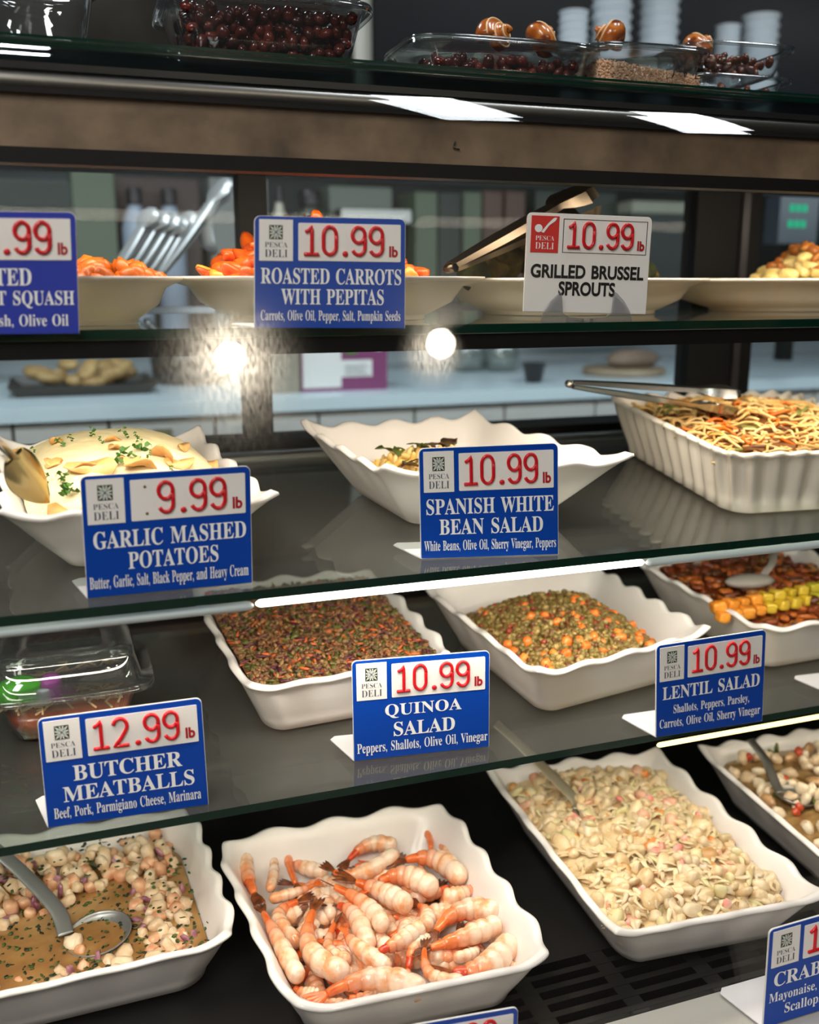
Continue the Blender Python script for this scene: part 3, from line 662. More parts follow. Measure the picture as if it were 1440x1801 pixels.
# --- ceviche: brown broth, white fish cubes, herbs, ladle
nz = noise2(3, 8, 3.)
hb = lambda u, v: .50 + .012 * nz(u * 2, v * 2)
P, Fa = T_cev.surf(hb, 60)
BRO = mat('brown_broth', (146, 104, 60), .10, c2=(182, 142, 94), scale=22, coat=.5, c3=(164, 122, 74))
tag(MB().add(P, Fa).build('ceviche_broth', BRO, None, True, T_cev.c), 'brown herb-flecked broth filling the ceviche dish', 'broth', None, 'stuff')
FISH = [mat('fish_white', (214, 180, 138), .25, c2=(238, 214, 184), scale=60, sss=.1, rnd=.07, bump=.2, bscale=150), mat('fish_pink', (208, 142, 100), .25, c2=(232, 186, 150), scale=60, rnd=.07, bump=.2), mat('onion_purple', (132, 70, 92), .3, c2=(190, 140, 150), scale=60, rnd=.1)]
cub = [MB().add(*lump(s_, ICO2, .16, q, cubic=.78)).build('ceviche_piece', FISH[mi]) for s_, q, mi in [(1,(.0105,.009,.008),0),(2,(.009,.0105,.007),0),(3,(.012,.008,.008),0),(4,(.008,.008,.0075),1),(5,(.011,.0085,.007),1),(6,(.012,.004,.0035),2)]]
first = [True] * 6
def put_piece(protos, used, i, loc, rot_, sc, label, cat, group):
    o = protos[i] if not used[i] else protos[i].copy()
    if used[i]: COL.objects.link(o)
    used[i] = True; o.location = loc; o.rotation_euler = rot_; o.scale = (sc,) * 3
    return tag(o, label, cat, group)
used = [False] * 6; rs = np.random.RandomState(11); cnt = 0
pts = []
while cnt < 230:
    u, v = rs.uniform(-.92, .9), rs.uniform(-.9, .95)
    dens = 1. if v > .30 + .22 * math.sin(u * 2) else (1. if u > .48 else (.28 if v < -.62 else .03))
    if u < -.2 and v < .75: dens *= .6
    if rs.rand() > dens: continue
    c = T_cev.inner(u, v, .5)[0]
    if any((c[0]-p[0])**2 + (c[1]-p[1])**2 < .0078**2 for p in pts): 
        if rs.rand() < .9: continue
    pts.append(c); up = (.013 if v > .3 else .005) * rs.rand() * max(0, v + .8)
    i = rs.choice(6, p=[.22, .2, .18, .17, .13, .10])
    put_piece(cub, used, i, (c[0], c[1], c[2] + up - .002), tuple(rs.rand(3) * 6.3), rs.uniform(.55, 1.1), ['white fish cube in the ceviche', 'pinkish fish cube in the ceviche', 'purple onion sliver in the ceviche'][[0,0,0,1,1,2][i]], 'fish cube' if i < 5 else 'onion', ['white fish cubes', 'pinkish fish cubes', 'purple onion slivers'][[0,0,0,1,1,2][i]] + ' in the ceviche'); cnt += 1
HERB = mat('herb_green', (46, 66, 26), .5, c2=(84, 104, 44), scale=90); HERB2 = mat('herb_dark', (30, 44, 22), .5)
def flecks(T, n, hf, seed, up, size, region=lambda u, v: True):
    r = np.random.RandomState(seed); out = []
    while len(out) < n:
        u, v = r.uniform(-.95, .95, 2)
        if not region(u, v): continue
        p = T.at(u, v, hf); p[2] += up * (.3 + r.rand())
        sz = size * r.uniform(.5, 1.3); sh = np.array([(-1,-.3,0),(-.3,-.6,.12),(.5,-.5,0),(1,.1,.15),(.3,.6,0),(-.5,.5,.1)]) * sz
        out.append((np.concatenate([sh, sh - (0, 0, sz * .12)]), [tuple(range(6)), tuple(range(11, 5, -1))] + [(i, i + 6, (i+1) % 6 + 6, (i+1) % 6) for i in range(6)], rot((0, 0, 1), r.rand()*6.3) @ rot((1, 0, 0), r.normal()*.4), p, int(r.rand() < .4)))
    return out
bits('chopped_herbs', flecks(T_cev, 700, hb, 4, .0012, .0026) + flecks(T_cev, 160, lambda u, v: .66, 5, .010, .0028, lambda u, v: v > .35 or u > .55), [HERB, HERB2], 'dark green chopped herbs floating on the ceviche broth', 'herbs')
def ladle(name, label, cat, bowl, rad, handle, m=STEELB, hw=.008, liquid=None, tilt=(0, 0, 0), depth=.55):
    """bowl centre, handle path (points from the bowl's rim outwards)"""
    root = empty(name, bowl, label, cat)
    n, k = 40, 8; R = []
    Rm = np.array(Euler(tilt).to_matrix())
    for off, sgn in ((0, 1), (.0012, -1)):
        seq = []
        for i in range(k + 1):
            a = math.pi / 2 * i / k; rr = (rad - off) * math.cos(a) + 1e-5; z = -(rad * depth - off) * math.sin(a)
            ph = np.linspace(0, 2*math.pi, n, endpoint=False); seq.append(np.stack([rr*np.cos(ph), rr*np.sin(ph), np.full(n, z)], 1) @ Rm.T)
        R += seq[::-1] if sgn > 0 else seq
    MB().rings(R, True, True, True).build('bowl', m, root)
    H = np.array(handle, float) - np.asarray(bowl)
    # smooth the path
    t = np.linspace(0, len(H) - 1, 30); path = []
    for x in t:
        i = min(int(x), len(H) - 2); f = x - i; p0, p1, p2, p3 = H[max(i-1, 0)], H[i], H[i+1], H[min(i+2, len(H)-1)]
        path.append(.5 * ((2*p1) + (-p0+p2)*f + (2*p0-5*p1+4*p2-p3)*f*f + (-p0+3*p1-3*p2+p3)*f**3))
    MB().tube(path, np.linspace(hw, hw * 1.15, 30), 12, flat=.22).build('handle', m, root)
    return root
cb = T_cev.inner(.12, -.35, .5)[0]; cb[2] += .004
h1 = on_plane(100, 1600, DK[0], 0, .048); h2 = on_plane(45, 1540, DK[0], 0, .066); h3 = on_plane(-10, 1492, DK[0], 0, .086); h4 = on_plane(-80, 1440, DK[0], 0, .11)
bc = on_plane(172, 1640, DK[0], 0, .035)
ladle('ladle', 'steel ladle sunk in the brown ceviche broth, its handle leaning to the left', 'ladle', bc, .033, [bc + (-.030, .004, .002), h1, h2, h3, h4], UTEN, .0078, tilt=(.05, -.1, 0), depth=.35)

# --- crab salad: creamy heap with shreds and chunks
nz2 = noise2(8, 10, 4.)
hc = lambda u, v: .72 + .22 * (1 - u*u) * (1 - .6*(v-.1)**2) + .035 * nz2(u*3, v*3) - (.10 if v < -.8 else 0)
P, Fa = T_crab.surf(hc, 50)
CR = [mat('salad_cream', (214, 182, 134), .28, c2=(234, 212, 174), scale=60, bump=.4, bscale=160, coat=.2), mat('salad_pale', (226, 208, 176), .28, c2=(206, 180, 136), scale=50, bump=.3, coat=.2), mat('salad_green', (206, 192, 136), .3, c2=(224, 212, 168), scale=40), mat('salad_pinkish', (206, 140, 108), .35, c2=(224, 180, 150), scale=40), mat('salad_tan', (186, 134, 78), .35, c2=(210, 170, 116), scale=50)]
parts = [(P, Fa, None, (0, 0, 0), 0)]
rs = np.random.RandomState(21); base = [lump(60 + i, ICO2, .3, q, c_) for i, (q, c_) in enumerate([((.008,.006,.005),.3),((.011,.0045,.0035),0),((.006,.006,.005),.5),((.016,.0035,.0028),0),((.0095,.008,.0035),.2)])]
chk = [lump(260 + i, ICO3, .32, q, c_) for i, (q, c_) in enumerate([((.009,.007,.0055),.45),((.007,.007,.006),.1),((.011,.007,.004),.3),((.006,.006,.0055),.6)])]
for k in range(520):
    u, v = rs.uniform(-.95, .95, 2); p = T_crab.at(u, v, hc); p[2] += rs.uniform(-.003, .005)
    i = rs.randint(4); R_ = rot((0, 0, 1), rs.rand()*6.3) @ rot((1, 0, 0), rs.normal()*.6) @ rot((0, 1, 0), rs.normal()*.5)
    parts.append((chk[i][0] * rs.uniform(.6, 1.35), chk[i][1], R_, p, rs.choice(5, p=[.46, .34, .10, .05, .05])))
for k in range(330):                     # cabbage shreds
    u, v = rs.uniform(-.93, .93, 2); p = T_crab.at(u, v, hc); p[2] += .002; a_ = rs.rand()*6.3; cv = rs.normal()*1.0; L_ = rs.uniform(.008, .019)
    q_ = MB().tube([np.array((math.cos(a_ + cv*t), math.sin(a_ + cv*t), 0))*L_*t + (0, 0, .004 - .004*abs(t) + .003*math.sin(3*t + k)) for t in np.linspace(-1, 1, 7)], np.array([.001,.0026,.003,.0032,.003,.0025,.001])*rs.uniform(.7, 1.2), 8, flat=.45)
    parts.append((np.concatenate(q_.v), q_.f, None, p, rs.choice([0, 1, 2, 1])))
bits('crab_salad', parts, CR, 'creamy pale crab and cabbage salad heaped in its dish', 'salad')
def chunk_set(name, protos, T, hf, n, seed, up, label, cat, group, reg=lambda u, v: True, sc=(.8, 1.2), flat=False, names=None):
    r = np.random.RandomState(seed); used = [False] * len(protos); k = 0; pts = []; tries = 0
    while k < n and tries < 20000:
        tries += 1
        u, v = r.uniform(-.93, .93, 2)
        if not reg(u, v): continue
        p = T.at(u, v, hf); p[2] += up * (.4 + .8 * r.rand())
        if any(np.linalg.norm(p - q_) < min(.006, abs(up) + .004) for q_ in pts): continue
        pts.append(p); i = r.randint(len(protos))
        ro = (r.normal()*.3, r.normal()*.3, r.rand()*6.3) if flat else tuple(r.rand(3)*6.3)
        put_piece(protos, used, i, p, ro, r.uniform(*sc), label, cat, group); k += 1
sur = [MB().add(*lump(70+i, ICO2, .2, q, .6)).build('surimi_piece', mat('surimi_pink', (222, 120, 104), .35, c2=(244, 214, 200), scale=60, rnd=.06)) for i, q in enumerate([(.008,.006,.005),(.010,.005,.004)])]
chunk_set('surimi_piece', sur, T_crab, hc, 20, 31, .005, 'small pink crab stick piece in the crab salad', 'crab stick', 'pink crab stick pieces in the crab salad')
car = [MB().add(*lump(80+i, ICO2, .2, q, .4)).build('carrot_piece', mat('carrot_orange', (224, 122, 44), .35, c2=(232, 150, 76), scale=60, rnd=.08)) for i, q in enumerate([(.006,.005,.004),(.005,.005,.005)])]
chunk_set('carrot_piece', car, T_crab, hc, 10, 32, .004, 'small orange carrot piece in the crab salad', 'carrot', 'carrot pieces in the crab salad')
# serving spoon in the crab salad, its handle running back under the glass shelf
sb = T_crab.at(-.25, .40, hc); a = on_plane(1010, 1405, DK[0], 0, .066); b_ = on_plane(930, 1325, DK[0], 0, .098); c = on_plane(872, 1272, DK[0], 0, .128)
sb = on_plane(1040, 1425, DK[0], 0, .060)
ladle('serving_spoon', 'steel serving spoon stuck in the crab salad with its long handle leaning back', 'spoon', sb, .022, [sb + (-.016, .004, .002), a, b_, c], SPOONM, .0082, tilt=(.3, .1, 0), depth=.3)

# --- seafood salad at the lower right
hs = lambda u, v: .66 + .25 * (1 - u*u) * (1 - .6*v*v) + .04 * nz2(u*3 + 2, v*3)
P, Fa = T_sea.surf(hs, 40)
tag(MB().add(P, Fa).build('salad_dressing', mat('dressing_brown', (120, 88, 48), .2, c2=(160, 128, 80), scale=60, coat=.4), None, True, T_sea.c), 'oily brown dressing below the seafood pieces at the lower right', 'dressing', None, 'stuff')
sea = []
for i, (q, c_, mm) in enumerate([((.009,.007,.006),.1,('sea_white', (226,204,170), (240,226,200))),((.008,.0075,.007),.4,('sea_cube', (214,182,142), (234,214,184))),((.010,.006,.005),.0,('sea_brown', (150,108,70), (200,160,112))),((.007,.006,.004),.3,('sea_red', (176,52,32), (206,90,52))),((.009,.004,.003),.0,('sea_green', (70,84,34), (120,126,60)))]):
    sea.append(MB().add(*lump(90+i, ICO2, .3, q, c_)).build('seafood_piece' if i < 3 else 'vegetable_piece', mat(mm[0], mm[1], .28, c2=mm[2], scale=60, rnd=.08, coat=.2)))
for i, (lb, n) in enumerate([('pale bean-shaped piece in the seafood salad', 46), ('cream seafood cube in the seafood salad', 46), ('brown seafood strip in the seafood salad', 22), ('red pepper piece in the seafood salad', 16), ('green herb strip in the seafood salad', 16)]):
    chunk_set('x', [sea[i]], T_sea, hs, n, 41 + i, .006, lb, ['bean', 'seafood', 'seafood', 'pepper', 'herb'][i], lb.replace(' piece', ' pieces').replace('cube', 'cubes').replace('strip', 'strips'), sc=(.8, 1.25))
sb = on_plane(1400, 1395, DK[0], 0, .062); a = on_plane(1362, 1375, DK[0], 0, .07); b_ = on_plane(1345, 1335, DK[0], 0, .085); c = on_plane(1318, 1300, DK[0], 0, .10)
ladle('serving_spoon', 'dark steel serving spoon in the seafood salad at the lower right', 'spoon', sb, .026, [sb + (-.020, .004, .002), a, b_, c], STEELB, .006, tilt=(.1, .1, 0), depth=.4)

# --- quinoa salad
nz3 = noise2(13, 9, 3.)
hq = lambda u, v: .90 + .05 * (1 - u*u) * (1 - v*v) + .03 * nz3(u*3, v*3)
P, Fa = T_quin.surf(hq, 40)
QM = [mat('quinoa_brown', (96, 62, 40), .5, c2=(134, 92, 58), scale=80, bump=.6, bscale=300), mat('quinoa_tan', (150, 112, 70), .5), mat('quinoa_green', (78, 84, 34), .5, c2=(104, 100, 44), scale=60), mat('quinoa_purple', (88, 38, 50), .4), mat('quinoa_orange', (196, 98, 44), .4)]
gr = [lump(110+i, ICO1, .2, q) for i, q in enumerate([(.0022,.002,.0018),(.003,.002,.0012)])]; shred = lump(113, ICO1, .3, (.0062,.0013,.0012)); leaf = lump(114, ICO1, .3, (.0036,.0024,.0008))
parts = [(P, Fa, None, (0, 0, 0), 0)]; rs = np.random.RandomState(50)
for k in range(5200):
    u, v = rs.uniform(-.96, .96, 2); p = T_quin.at(u, v, hq); p[2] += rs.uniform(-.001, .003); z = rs.rand()
    g, mi = (gr[rs.randint(2)], rs.choice(2, p=[.62, .38])) if z < .66 else ((leaf, 2) if z < .83 else ((shred, 3) if z < .92 else (shred, 4)))
    parts.append((g[0] * rs.uniform(.9, 1.7), g[1], rot((0, 0, 1), rs.rand()*6.3) @ rot((1, 0, 0), rs.normal()*.7) @ rot((0, 1, 0), rs.normal()*.4), p, mi))
bits('quinoa_salad', parts, QM, 'brown quinoa salad flecked with green and purple filling its dish', 'salad')

# --- lentil salad with carrot cubes
hl = lambda u, v: .62 + .42 * (1 - (abs(u + .02) / .95) ** 2.2) * (1 - .75 * ((v + .1) / 1.) ** 2) + .05 * nz3(u*2.5 + 3, v*2.5) - .22 * max(0, u - .35)
hl0 = hl; hl = lambda u, v: max(.12, hl0(u, v) - (.5 * max(0, v - .45)) - .35 * max(0, u - .5))
P, Fa = T_lent.surf(hl, 44)
LM = [mat('lentil_green', (112, 92, 44), .42, c2=(146, 122, 66), scale=60, bump=.3), mat('lentil_olive', (128, 110, 54), .4), mat('lentil_brown', (112, 74, 38), .4), mat('lentil_pale', (176, 148, 88), .4), mat('lentil_red', (150, 56, 34), .4)]
le = lump(120, ICO1, .12, (.0042,.0040,.0024)); le2 = lump(121, ICO2, .12, (.0045,.0036,.003))
parts = [(P, Fa, None, (0, 0, 0), 0)]; rs = np.random.RandomState(60)
for k in range(3600):
    u, v = rs.uniform(-.93, .93, 2)
    if hl(u, v) < .2: continue
    p = T_lent.at(u, v, hl); p[2] += rs.uniform(-.001, .004)
    g = le if rs.rand() < .6 else le2
    parts.append((g[0] * rs.uniform(.8, 1.25), g[1], rrot(rs), p, rs.choice(5, p=[.3, .28, .2, .17, .05])))
bits('lentil_salad', parts, LM, 'green-brown lentil salad heaped in its dish', 'salad')
cc = [MB().add(*lump(130+i, ICO2, .1, q, .75)).build('carrot_cube', mat('carrot_bright', (232, 110, 34), .3, c2=(240, 140, 60), scale=60, rnd=.1)) for i, q in enumerate([(.0058,.005,.0048),(.005,.005,.0045)])]
chunk_set('x', cc, T_lent, hl, 64, 61, .0042, 'bright orange carrot cube in the lentil salad', 'carrot', 'carrot cubes in the lentil salad', lambda u, v: hl(u, v) > .3 and (v < .0 or abs(u * 7.3 + v * 5) % 1 < .4), (.75, 1.3))

# --- red braised vegetables with a row of yellow cubes
hw_ = lambda u, v: .74 + .12 * (1 - u*u) + .05 * nz(u*3, v*3) - .16 * (v < -.55)
P, Fa = T_stew.surf(hw_, 40)
SM = [mat('stew_red', (104, 42, 20), .3, c2=(150, 72, 30), scale=60, bump=.4, coat=.2), mat('stew_brown', (92, 52, 26), .3), mat('stew_orange', (184, 100, 40), .3), mat('stew_tan', (170, 118, 66), .35)]
parts = [(P, Fa, None, (0, 0, 0), 0)]; rs = np.random.RandomState(70); st = [lump(140, ICO2, .3, (.014,.0035,.003)), lump(141, ICO2, .3, (.008,.006,.004))]
for k in range(420):
    u, v = rs.uniform(-.95, .95, 2); p = T_stew.at(u, v, hw_); p[2] += rs.uniform(0, .006); g = st[rs.randint(2)]
    parts.append((g[0] * rs.uniform(.7, 1.2), g[1], rot((0,0,1), rs.rand()*6.3) @ rot((1,0,0), rs.normal()*.5), p, rs.choice(4, p=[.4, .28, .2, .12])))
bits('braised_vegetables', parts, SM, 'dark red braised shredded vegetables in the right dish of the third shelf', 'salad')
vc = [MB().add(*lump(145+i, ICO3, .06, (.0088,.0088,.0080), .8)).build('squash_cube', mm) for i, mm in enumerate([mat('cube_orange', (222, 128, 34), .3, c2=(236, 160, 60), scale=50, rnd=.06), mat('cube_yellow', (214, 176, 36), .3, c2=(226, 196, 66), scale=50, rnd=.06), mat('cube_green', (184, 172, 40), .3, c2=(206, 190, 60), scale=50, rnd=.06)])]
used = [False] * 3; rs = np.random.RandomState(71)
for r_ in range(2):
    for k in range(12):
        px = 1262 + k * 21 + r_ * 8; py = 1068 - k * 4.2 + r_ * 17
        p = on_plane(px, py, *S3, .067 - r_ * .006); i = 0 if k < 4 else (1 if k < 8 else 2)
        put_piece(vc, used, i, p, (rs.normal()*.15, rs.normal()*.15, rs.normal()*.3), rs.uniform(.9, 1.1), ['orange squash cube in a row on the braised vegetables', 'yellow squash cube in a row on the braised vegetables', 'yellow-green squash cube in a row on the braised vegetables'][i], 'squash cube', ['orange', 'yellow', 'yellow-green'][i] + ' squash cubes on the braised vegetables')
sb = on_plane(1318, 1022, *S3, .070); b_ = on_plane(1400, 995, *S3, .10)
o = empty('serving_spoon', sb, 'pale spoon lying bowl-up on the red braised vegetables', 'spoon')
MB().add(lump(150, ICO3, .02, (.034, .017, .009))[0] @ rot((0, 0, 1), -.15).T, ICO3[1]).build('spoon_bowl', mat('spoon_grey', (170, 164, 156), .25), o)
MB().tube([(.02, .003, .002), (.05, .02, .012), (.09, .06, .03)], [.006, .005, .006], 10, flat=.3).build('handle', MATS['spoon_grey'], o)

# --- mashed potatoes with garlic chips and parsley, spoon at the left
nm = noise2(23, 9, 2.6); nm2 = noise2(24, 9, 7.)
def hm(u, v):
    e = max(abs(u), abs(v)); return max(.52, .80 + .62 * (1 - abs(u)**3.0) * (1 - abs(v - .15)**3.0 * .9) * (1 if v > -.9 else .9) + .05 * nm(u*2, v*2) + .035 * abs(nm2(u*2, v*2)) - .28 * max(0, -.55 - v))
P, Fa = T_mash.surf(hm, 90, .97)
POT = mat('mashed_potato', (240, 222, 172), .5, c2=(246, 232, 190), scale=30, sss=.15, bump=.25, bscale=90)
tag(MB().add(P, Fa).build('mashed_potatoes', POT, None, True, T_mash.c), 'smooth cream coloured mashed potatoes heaped in the pointed dish', 'mashed potatoes', None, 'stuff')
GC = mat('garlic_chip', (206, 150, 84), .4, c2=(226, 180, 116), scale=60, rnd=.08)
def chip(seed, s):
    r = np.random.RandomState(seed); n = 14; a = np.linspace(0, 2*math.pi, n, endpoint=False)
    rr = s * (1 + .25*np.sin(2*a + r.rand()*6) + .15*np.sin(3*a + r.rand()*6)); x, y = rr*np.cos(a)*1.25, rr*np.sin(a)*.85
    up = .35 * s * np.cos(a*2 + r.rand()*6); R = []
    for k, z in ((.02, -.0008), (.98, -.0008), (1, 0), (.98, .0008), (.02, .0008)): R.append(np.stack([x*k, y*k, up*k + z], 1))
    return MB().rings(R, True, True, True)
def on_food(T, hf, px, py):      # the point of the food's surface seen at a photo pixel
    best = None
    for v in np.linspace(-.95, .95, 77):
        for u in np.linspace(-.95, .95, 77):
            p = T.at(u, v, hf); r_ = p[0]*cy - p[1]*sy; h_ = p[0]*sy + p[1]*cy; d_ = h_*cp - p[2]*sp; up = h_*sp + p[2]*cp
            e = (720 + F*r_/d_ - px)**2 + (900.5 - F*up/d_ - py)**2
            if best is None or e < best[0] - 6: best = (e, p)
    return best[1]
used = {}
for k, (px, py, s_, n) in enumerate([(165,825,.015,1),(146,822,.010,2),(290,805,.015,3),(320,817,.011,4),(322,790,.008,5),(93,815,.007,6),(97,818,.006,7),(200,790,.006,8),(197,775,.006,9),(100,777,.006,10),(35,796,.007,11),(12,848,.010,12),(125,905,.016,13),(378,812,.007,14),(228,812,.009,15),(252,820,.012,16)]):
    p = on_food(T_mash, hm, px, py); c = chip(n, s_).build('garlic_chip', GC); c.location = p + (0, -.001, .0025); r = np.random.RandomState(n); c.rotation_euler = (.25 + r.normal()*.2, r.normal()*.2, r.rand()*6.3)
    tag(c, ['golden fried garlic chip on the mashed potatoes', 'large golden garlic chip on the middle of the mashed potatoes', 'large golden garlic chip behind the mashed potato sign'][1 if k == 0 else 2 if k == 12 else 0], 'garlic chip', None if k in (0, 12) else 'garlic chips on the mashed potatoes')
PAR = mat('parsley', (52, 96, 28), .5, c2=(78, 124, 44), scale=90)
def sprig(seed, s):
    r = np.random.RandomState(seed); b = MB()
    for k in range(r.randint(4, 8)):
        a = r.rand()*6.3; c = np.array((math.cos(a), math.sin(a), 0)) * s * r.uniform(.2, .9); L_ = []
        for j in range(11):
            t = j/11*2*math.pi; q = s * (.42 + .2*math.cos(3*t + 1) + .1*math.cos(6*t)); L_.append(c + (q*math.cos(t), q*math.sin(t)*.8, .25*s*math.sin(2*t + a) + .0015*k))
        L_ = np.array(L_); b.rings([L_, L_ + (0, 0, .0004)], True, True, True)
    return b
for k, (px, py, s_) in enumerate([(222,800,.009),(248,795,.009),(200,822,.0085),(128,875,.009),(112,848,.006),(219,773,.004),(109,785,.0045),(160,770,.0035),(54,804,.003),(82,850,.003),(178,781,.003),(126,777,.003),(246,778,.003),(300,835,.003),(262,812,.003)]):
    p = on_food(T_mash, hm, px, py); o = sprig(k, s_).build('parsley_leaf', PAR, None, False); o.location = p + (0, 0, .002); o.rotation_euler = (.3, 0, k)
    tag(o, 'small green parsley bit on the mashed potatoes' if k > 3 else 'green parsley sprig on the mashed potatoes', 'parsley', 'parsley bits on the mashed potatoes' if k > 3 else 'parsley sprigs on the mashed potatoes')
p = on_food(T_mash, hm, 52, 850); root = empty('serving_spoon', p, 'steel serving spoon stuck upright in the mashed potatoes at the left', 'spoon')
tip = on_plane(86, 884, *S2, .066) - p; top = on_plane(22, 800, *S2, .115) - p; hd = on_plane(-30, 755, *S2, .15) - p
ax = tip - top; ax /= np.linalg.norm(ax); sdv = np.cross(ax, (0.3, -1, .35)); sdv /= np.linalg.norm(sdv); nv = np.cross(sdv, ax)
R = []
for t in np.linspace(0, 1, 16):
    c = top + (tip - top) * t; w = .0165 * (math.sin(math.pi * min(1, (t * .86 + .14))) ** .7) + .0006
    a = np.linspace(0, 2*math.pi, 20, endpoint=False)
    dd = .006 * math.sin(math.pi * t)
    R.append(np.array([c + sdv*w*math.cos(x) + nv*(.0012*math.sin(x) + dd*(1 - math.cos(x)**2) - dd) for x in a]))
MB().rings(R, True, True, True).build('spoon_bowl', mat('spoon_gold', (176, 158, 112), .2, 1.), root)
MB().tube([hd, (hd+top)/2, top + ax*.004], [.0042, .004, .0042], 12, flat=.5).build('handle', STEEL, root)

# --- spanish white bean salad
hbs = lambda u, v: .38 + .34 * max(0, 1 - ((u + .05)**2 + (v - .0)**2) * 1.15) + .02 * nz(u*4, v*4)
BM = [mat('bean_yellow', (222, 172, 78), .35, c2=(236, 200, 124), scale=50, rnd=.07), mat('bean_pale', (230, 190, 110), .35, c2=(240, 214, 150), scale=50, rnd=.07)]
def bean(s, w=1.):
    n = 12; t = np.linspace(-1, 1, n); P = [(x*s, .22*s*x*x, 0) for x in t]; r = [max(.0006, s*.36*w*math.sqrt(max(0, 1 - x**4))) for x in t]
    return MB().tube(P, r, 10)
bp = [bean(.010).build('white_bean', BM[0]), bean(.0115, .8).build('white_bean', BM[1])]
chunk_set('x', bp, T_span, hbs, 170, 81, .004, 'yellow cooked bean in the spanish white bean salad', 'bean', 'cooked beans in the bean salad', lambda u, v: hbs(u, v) > .44, (.85, 1.15))
LF = mat('salad_leaf_green', (96, 110, 44), .5, c2=(60, 60, 34), scale=70); LP = mat('salad_leaf_dark', (70, 40, 34), .5, c2=(90, 84, 40), scale=70)
def leafy(seed, s):
    r = np.random.RandomState(seed); n = 9; b = MB(); R = []
    for i in range(n):
        t = i/(n-1); w = s*.45*math.sin(math.pi*(t*.9+.08))*(1 + .35*math.sin(7*t + r.rand())); z = s*.35*math.sin(2.4*t + r.rand()*.6)
        R.append(np.array([(s*(t-.5)*2, -w, z + .3*w), (s*(t-.5)*2, 0, z), (s*(t-.5)*2, w, z + .4*w*math.sin(9*t)), (s*(t-.5)*2, w, z + .4*w*math.sin(9*t) - .0006), (s*(t-.5)*2, 0, z - .0006), (s*(t-.5)*2, -w, z + .3*w - .0006)]))
    return b.rings(R, True, True, True)
for k, (px, py, s_, m) in enumerate([(680,800,.018,LF),(695,806,.016,LF),(735,790,.015,LF),(790,786,.020,LP),(728,840,.016,LP),(722,832,.012,LP),(712,828,.008,LF),(760,790,.016,LP),(742,800,.014,LF)]):
    p = on_food(T_span, hbs, px, py); o = leafy(k, s_).build('salad_leaf', m); o.location = p + (0, 0, .009); o.rotation_euler = (.3*math.sin(k), .3*math.cos(k*2), k*1.3)
    tag(o, 'green salad leaf among the yellow beans' if m is LF else 'dark red salad leaf among the yellow beans', 'salad leaf', 'green salad leaves on the beans' if m is LF else 'dark red salad leaves on the beans')

# --- noodle salad and tongs
hn = lambda u, v: .78 + .36 * (1 - u*u*.8) * (1 - v*v*.8) + .05 * nz2(u*3, v*3)
P, Fa = T_nood.surf(hn, 40)
NM = [mat('noodle', (216, 164, 88), .35, c2=(230, 186, 116), scale=40), mat('noodle_pale', (232, 196, 132), .35), mat('noodle_carrot', (220, 112, 30), .35), mat('noodle_dark', (112, 70, 34), .4), mat('noodle_green', (120, 124, 50), .4)]
b = MB(); b.add(P, Fa, 3); rs = np.random.RandomState(90)
for k in range(520):
    u, v = rs.uniform(-.93, .93, 2); p = T_nood.at(u, v, hn); a = rs.rand()*6.3; L_ = rs.uniform(.012, .030); cv = rs.normal()*.6; mi = rs.choice(5, p=[.44, .36, .11, .05, .04])
    pts = []
    for t in np.linspace(-1, 1, 6):
        an = a + cv*t; pts.append(p + np.array((math.cos(an), math.sin(an), 0))*L_*t + (0, 0, .004 + .004*math.sin(t*2 + k) - abs(t)*.004))
    b.tube(pts, (.0016 if mi < 2 else .0021), 5, mi)
tag(b.build('noodle_salad', NM, None, True, T_nood.c), 'golden noodle salad with carrot shreds filling the fluted dish', 'noodles', None, 'stuff')
def tongs(label, p0, p1, up_off, m, wid=.012, opening=.012, claw=True):
    """p0 hinge end, p1 gripping end"""
    p0, p1 = np.asarray(p0), np.asarray(p1); root = empty('serving_tongs', (p0 + p1)/2, label, 'tongs'); o = (p0 + p1)/2
    d = (p1 - p0); L_ = np.linalg.norm(d); d /= L_; sd = np.cross(d, (0, 0, 1)); sd /= np.linalg.norm(sd); up = np.cross(sd, d)
    for s in (-1, 1):
        R = []
        for t in np.linspace(0, 1, 26):
            c = p0 + d*L_*t + up*s*(.003 + opening*t) + sd*0 - o
            w = wid*(.42 + .25*math.sin(math.pi*min(1, t*1.1))) if t < .78 else wid*(.5 + .75*math.sin(math.pi*min(1., (t - .74)/.30)))
            w = max(w, .002); k = .45 * w
            sc = [(-1, -.5*s), (-.8, .25*s), (0, .5*s), (.8, .25*s), (1, -.5*s), (.75, .1*s), (0, .36*s), (-.75, .1*s)]
            scal = 1 + (.12*math.sin(t*60) if t > .85 else 0)
            R.append(np.array([c + sd*w*x*scal + up*y*k*1.2 for x, y in sc]))
        MB().rings(R, True, True, True).build('tong_arm', m, root, True, auto=50)
    MB().tube([p0 - d*.004 - o - sd*.005, p0 - d*.004 - o, p0 - d*.004 - o + sd*.005], .0045, 10, up=up).build('hinge', m, root)
    return root
tongs('steel serving tongs resting across the noodle salad dish', on_plane(1007, 676, *S2, .118), on_plane(1290, 706, *S2, .098), 0, STEEL, .021, .009)

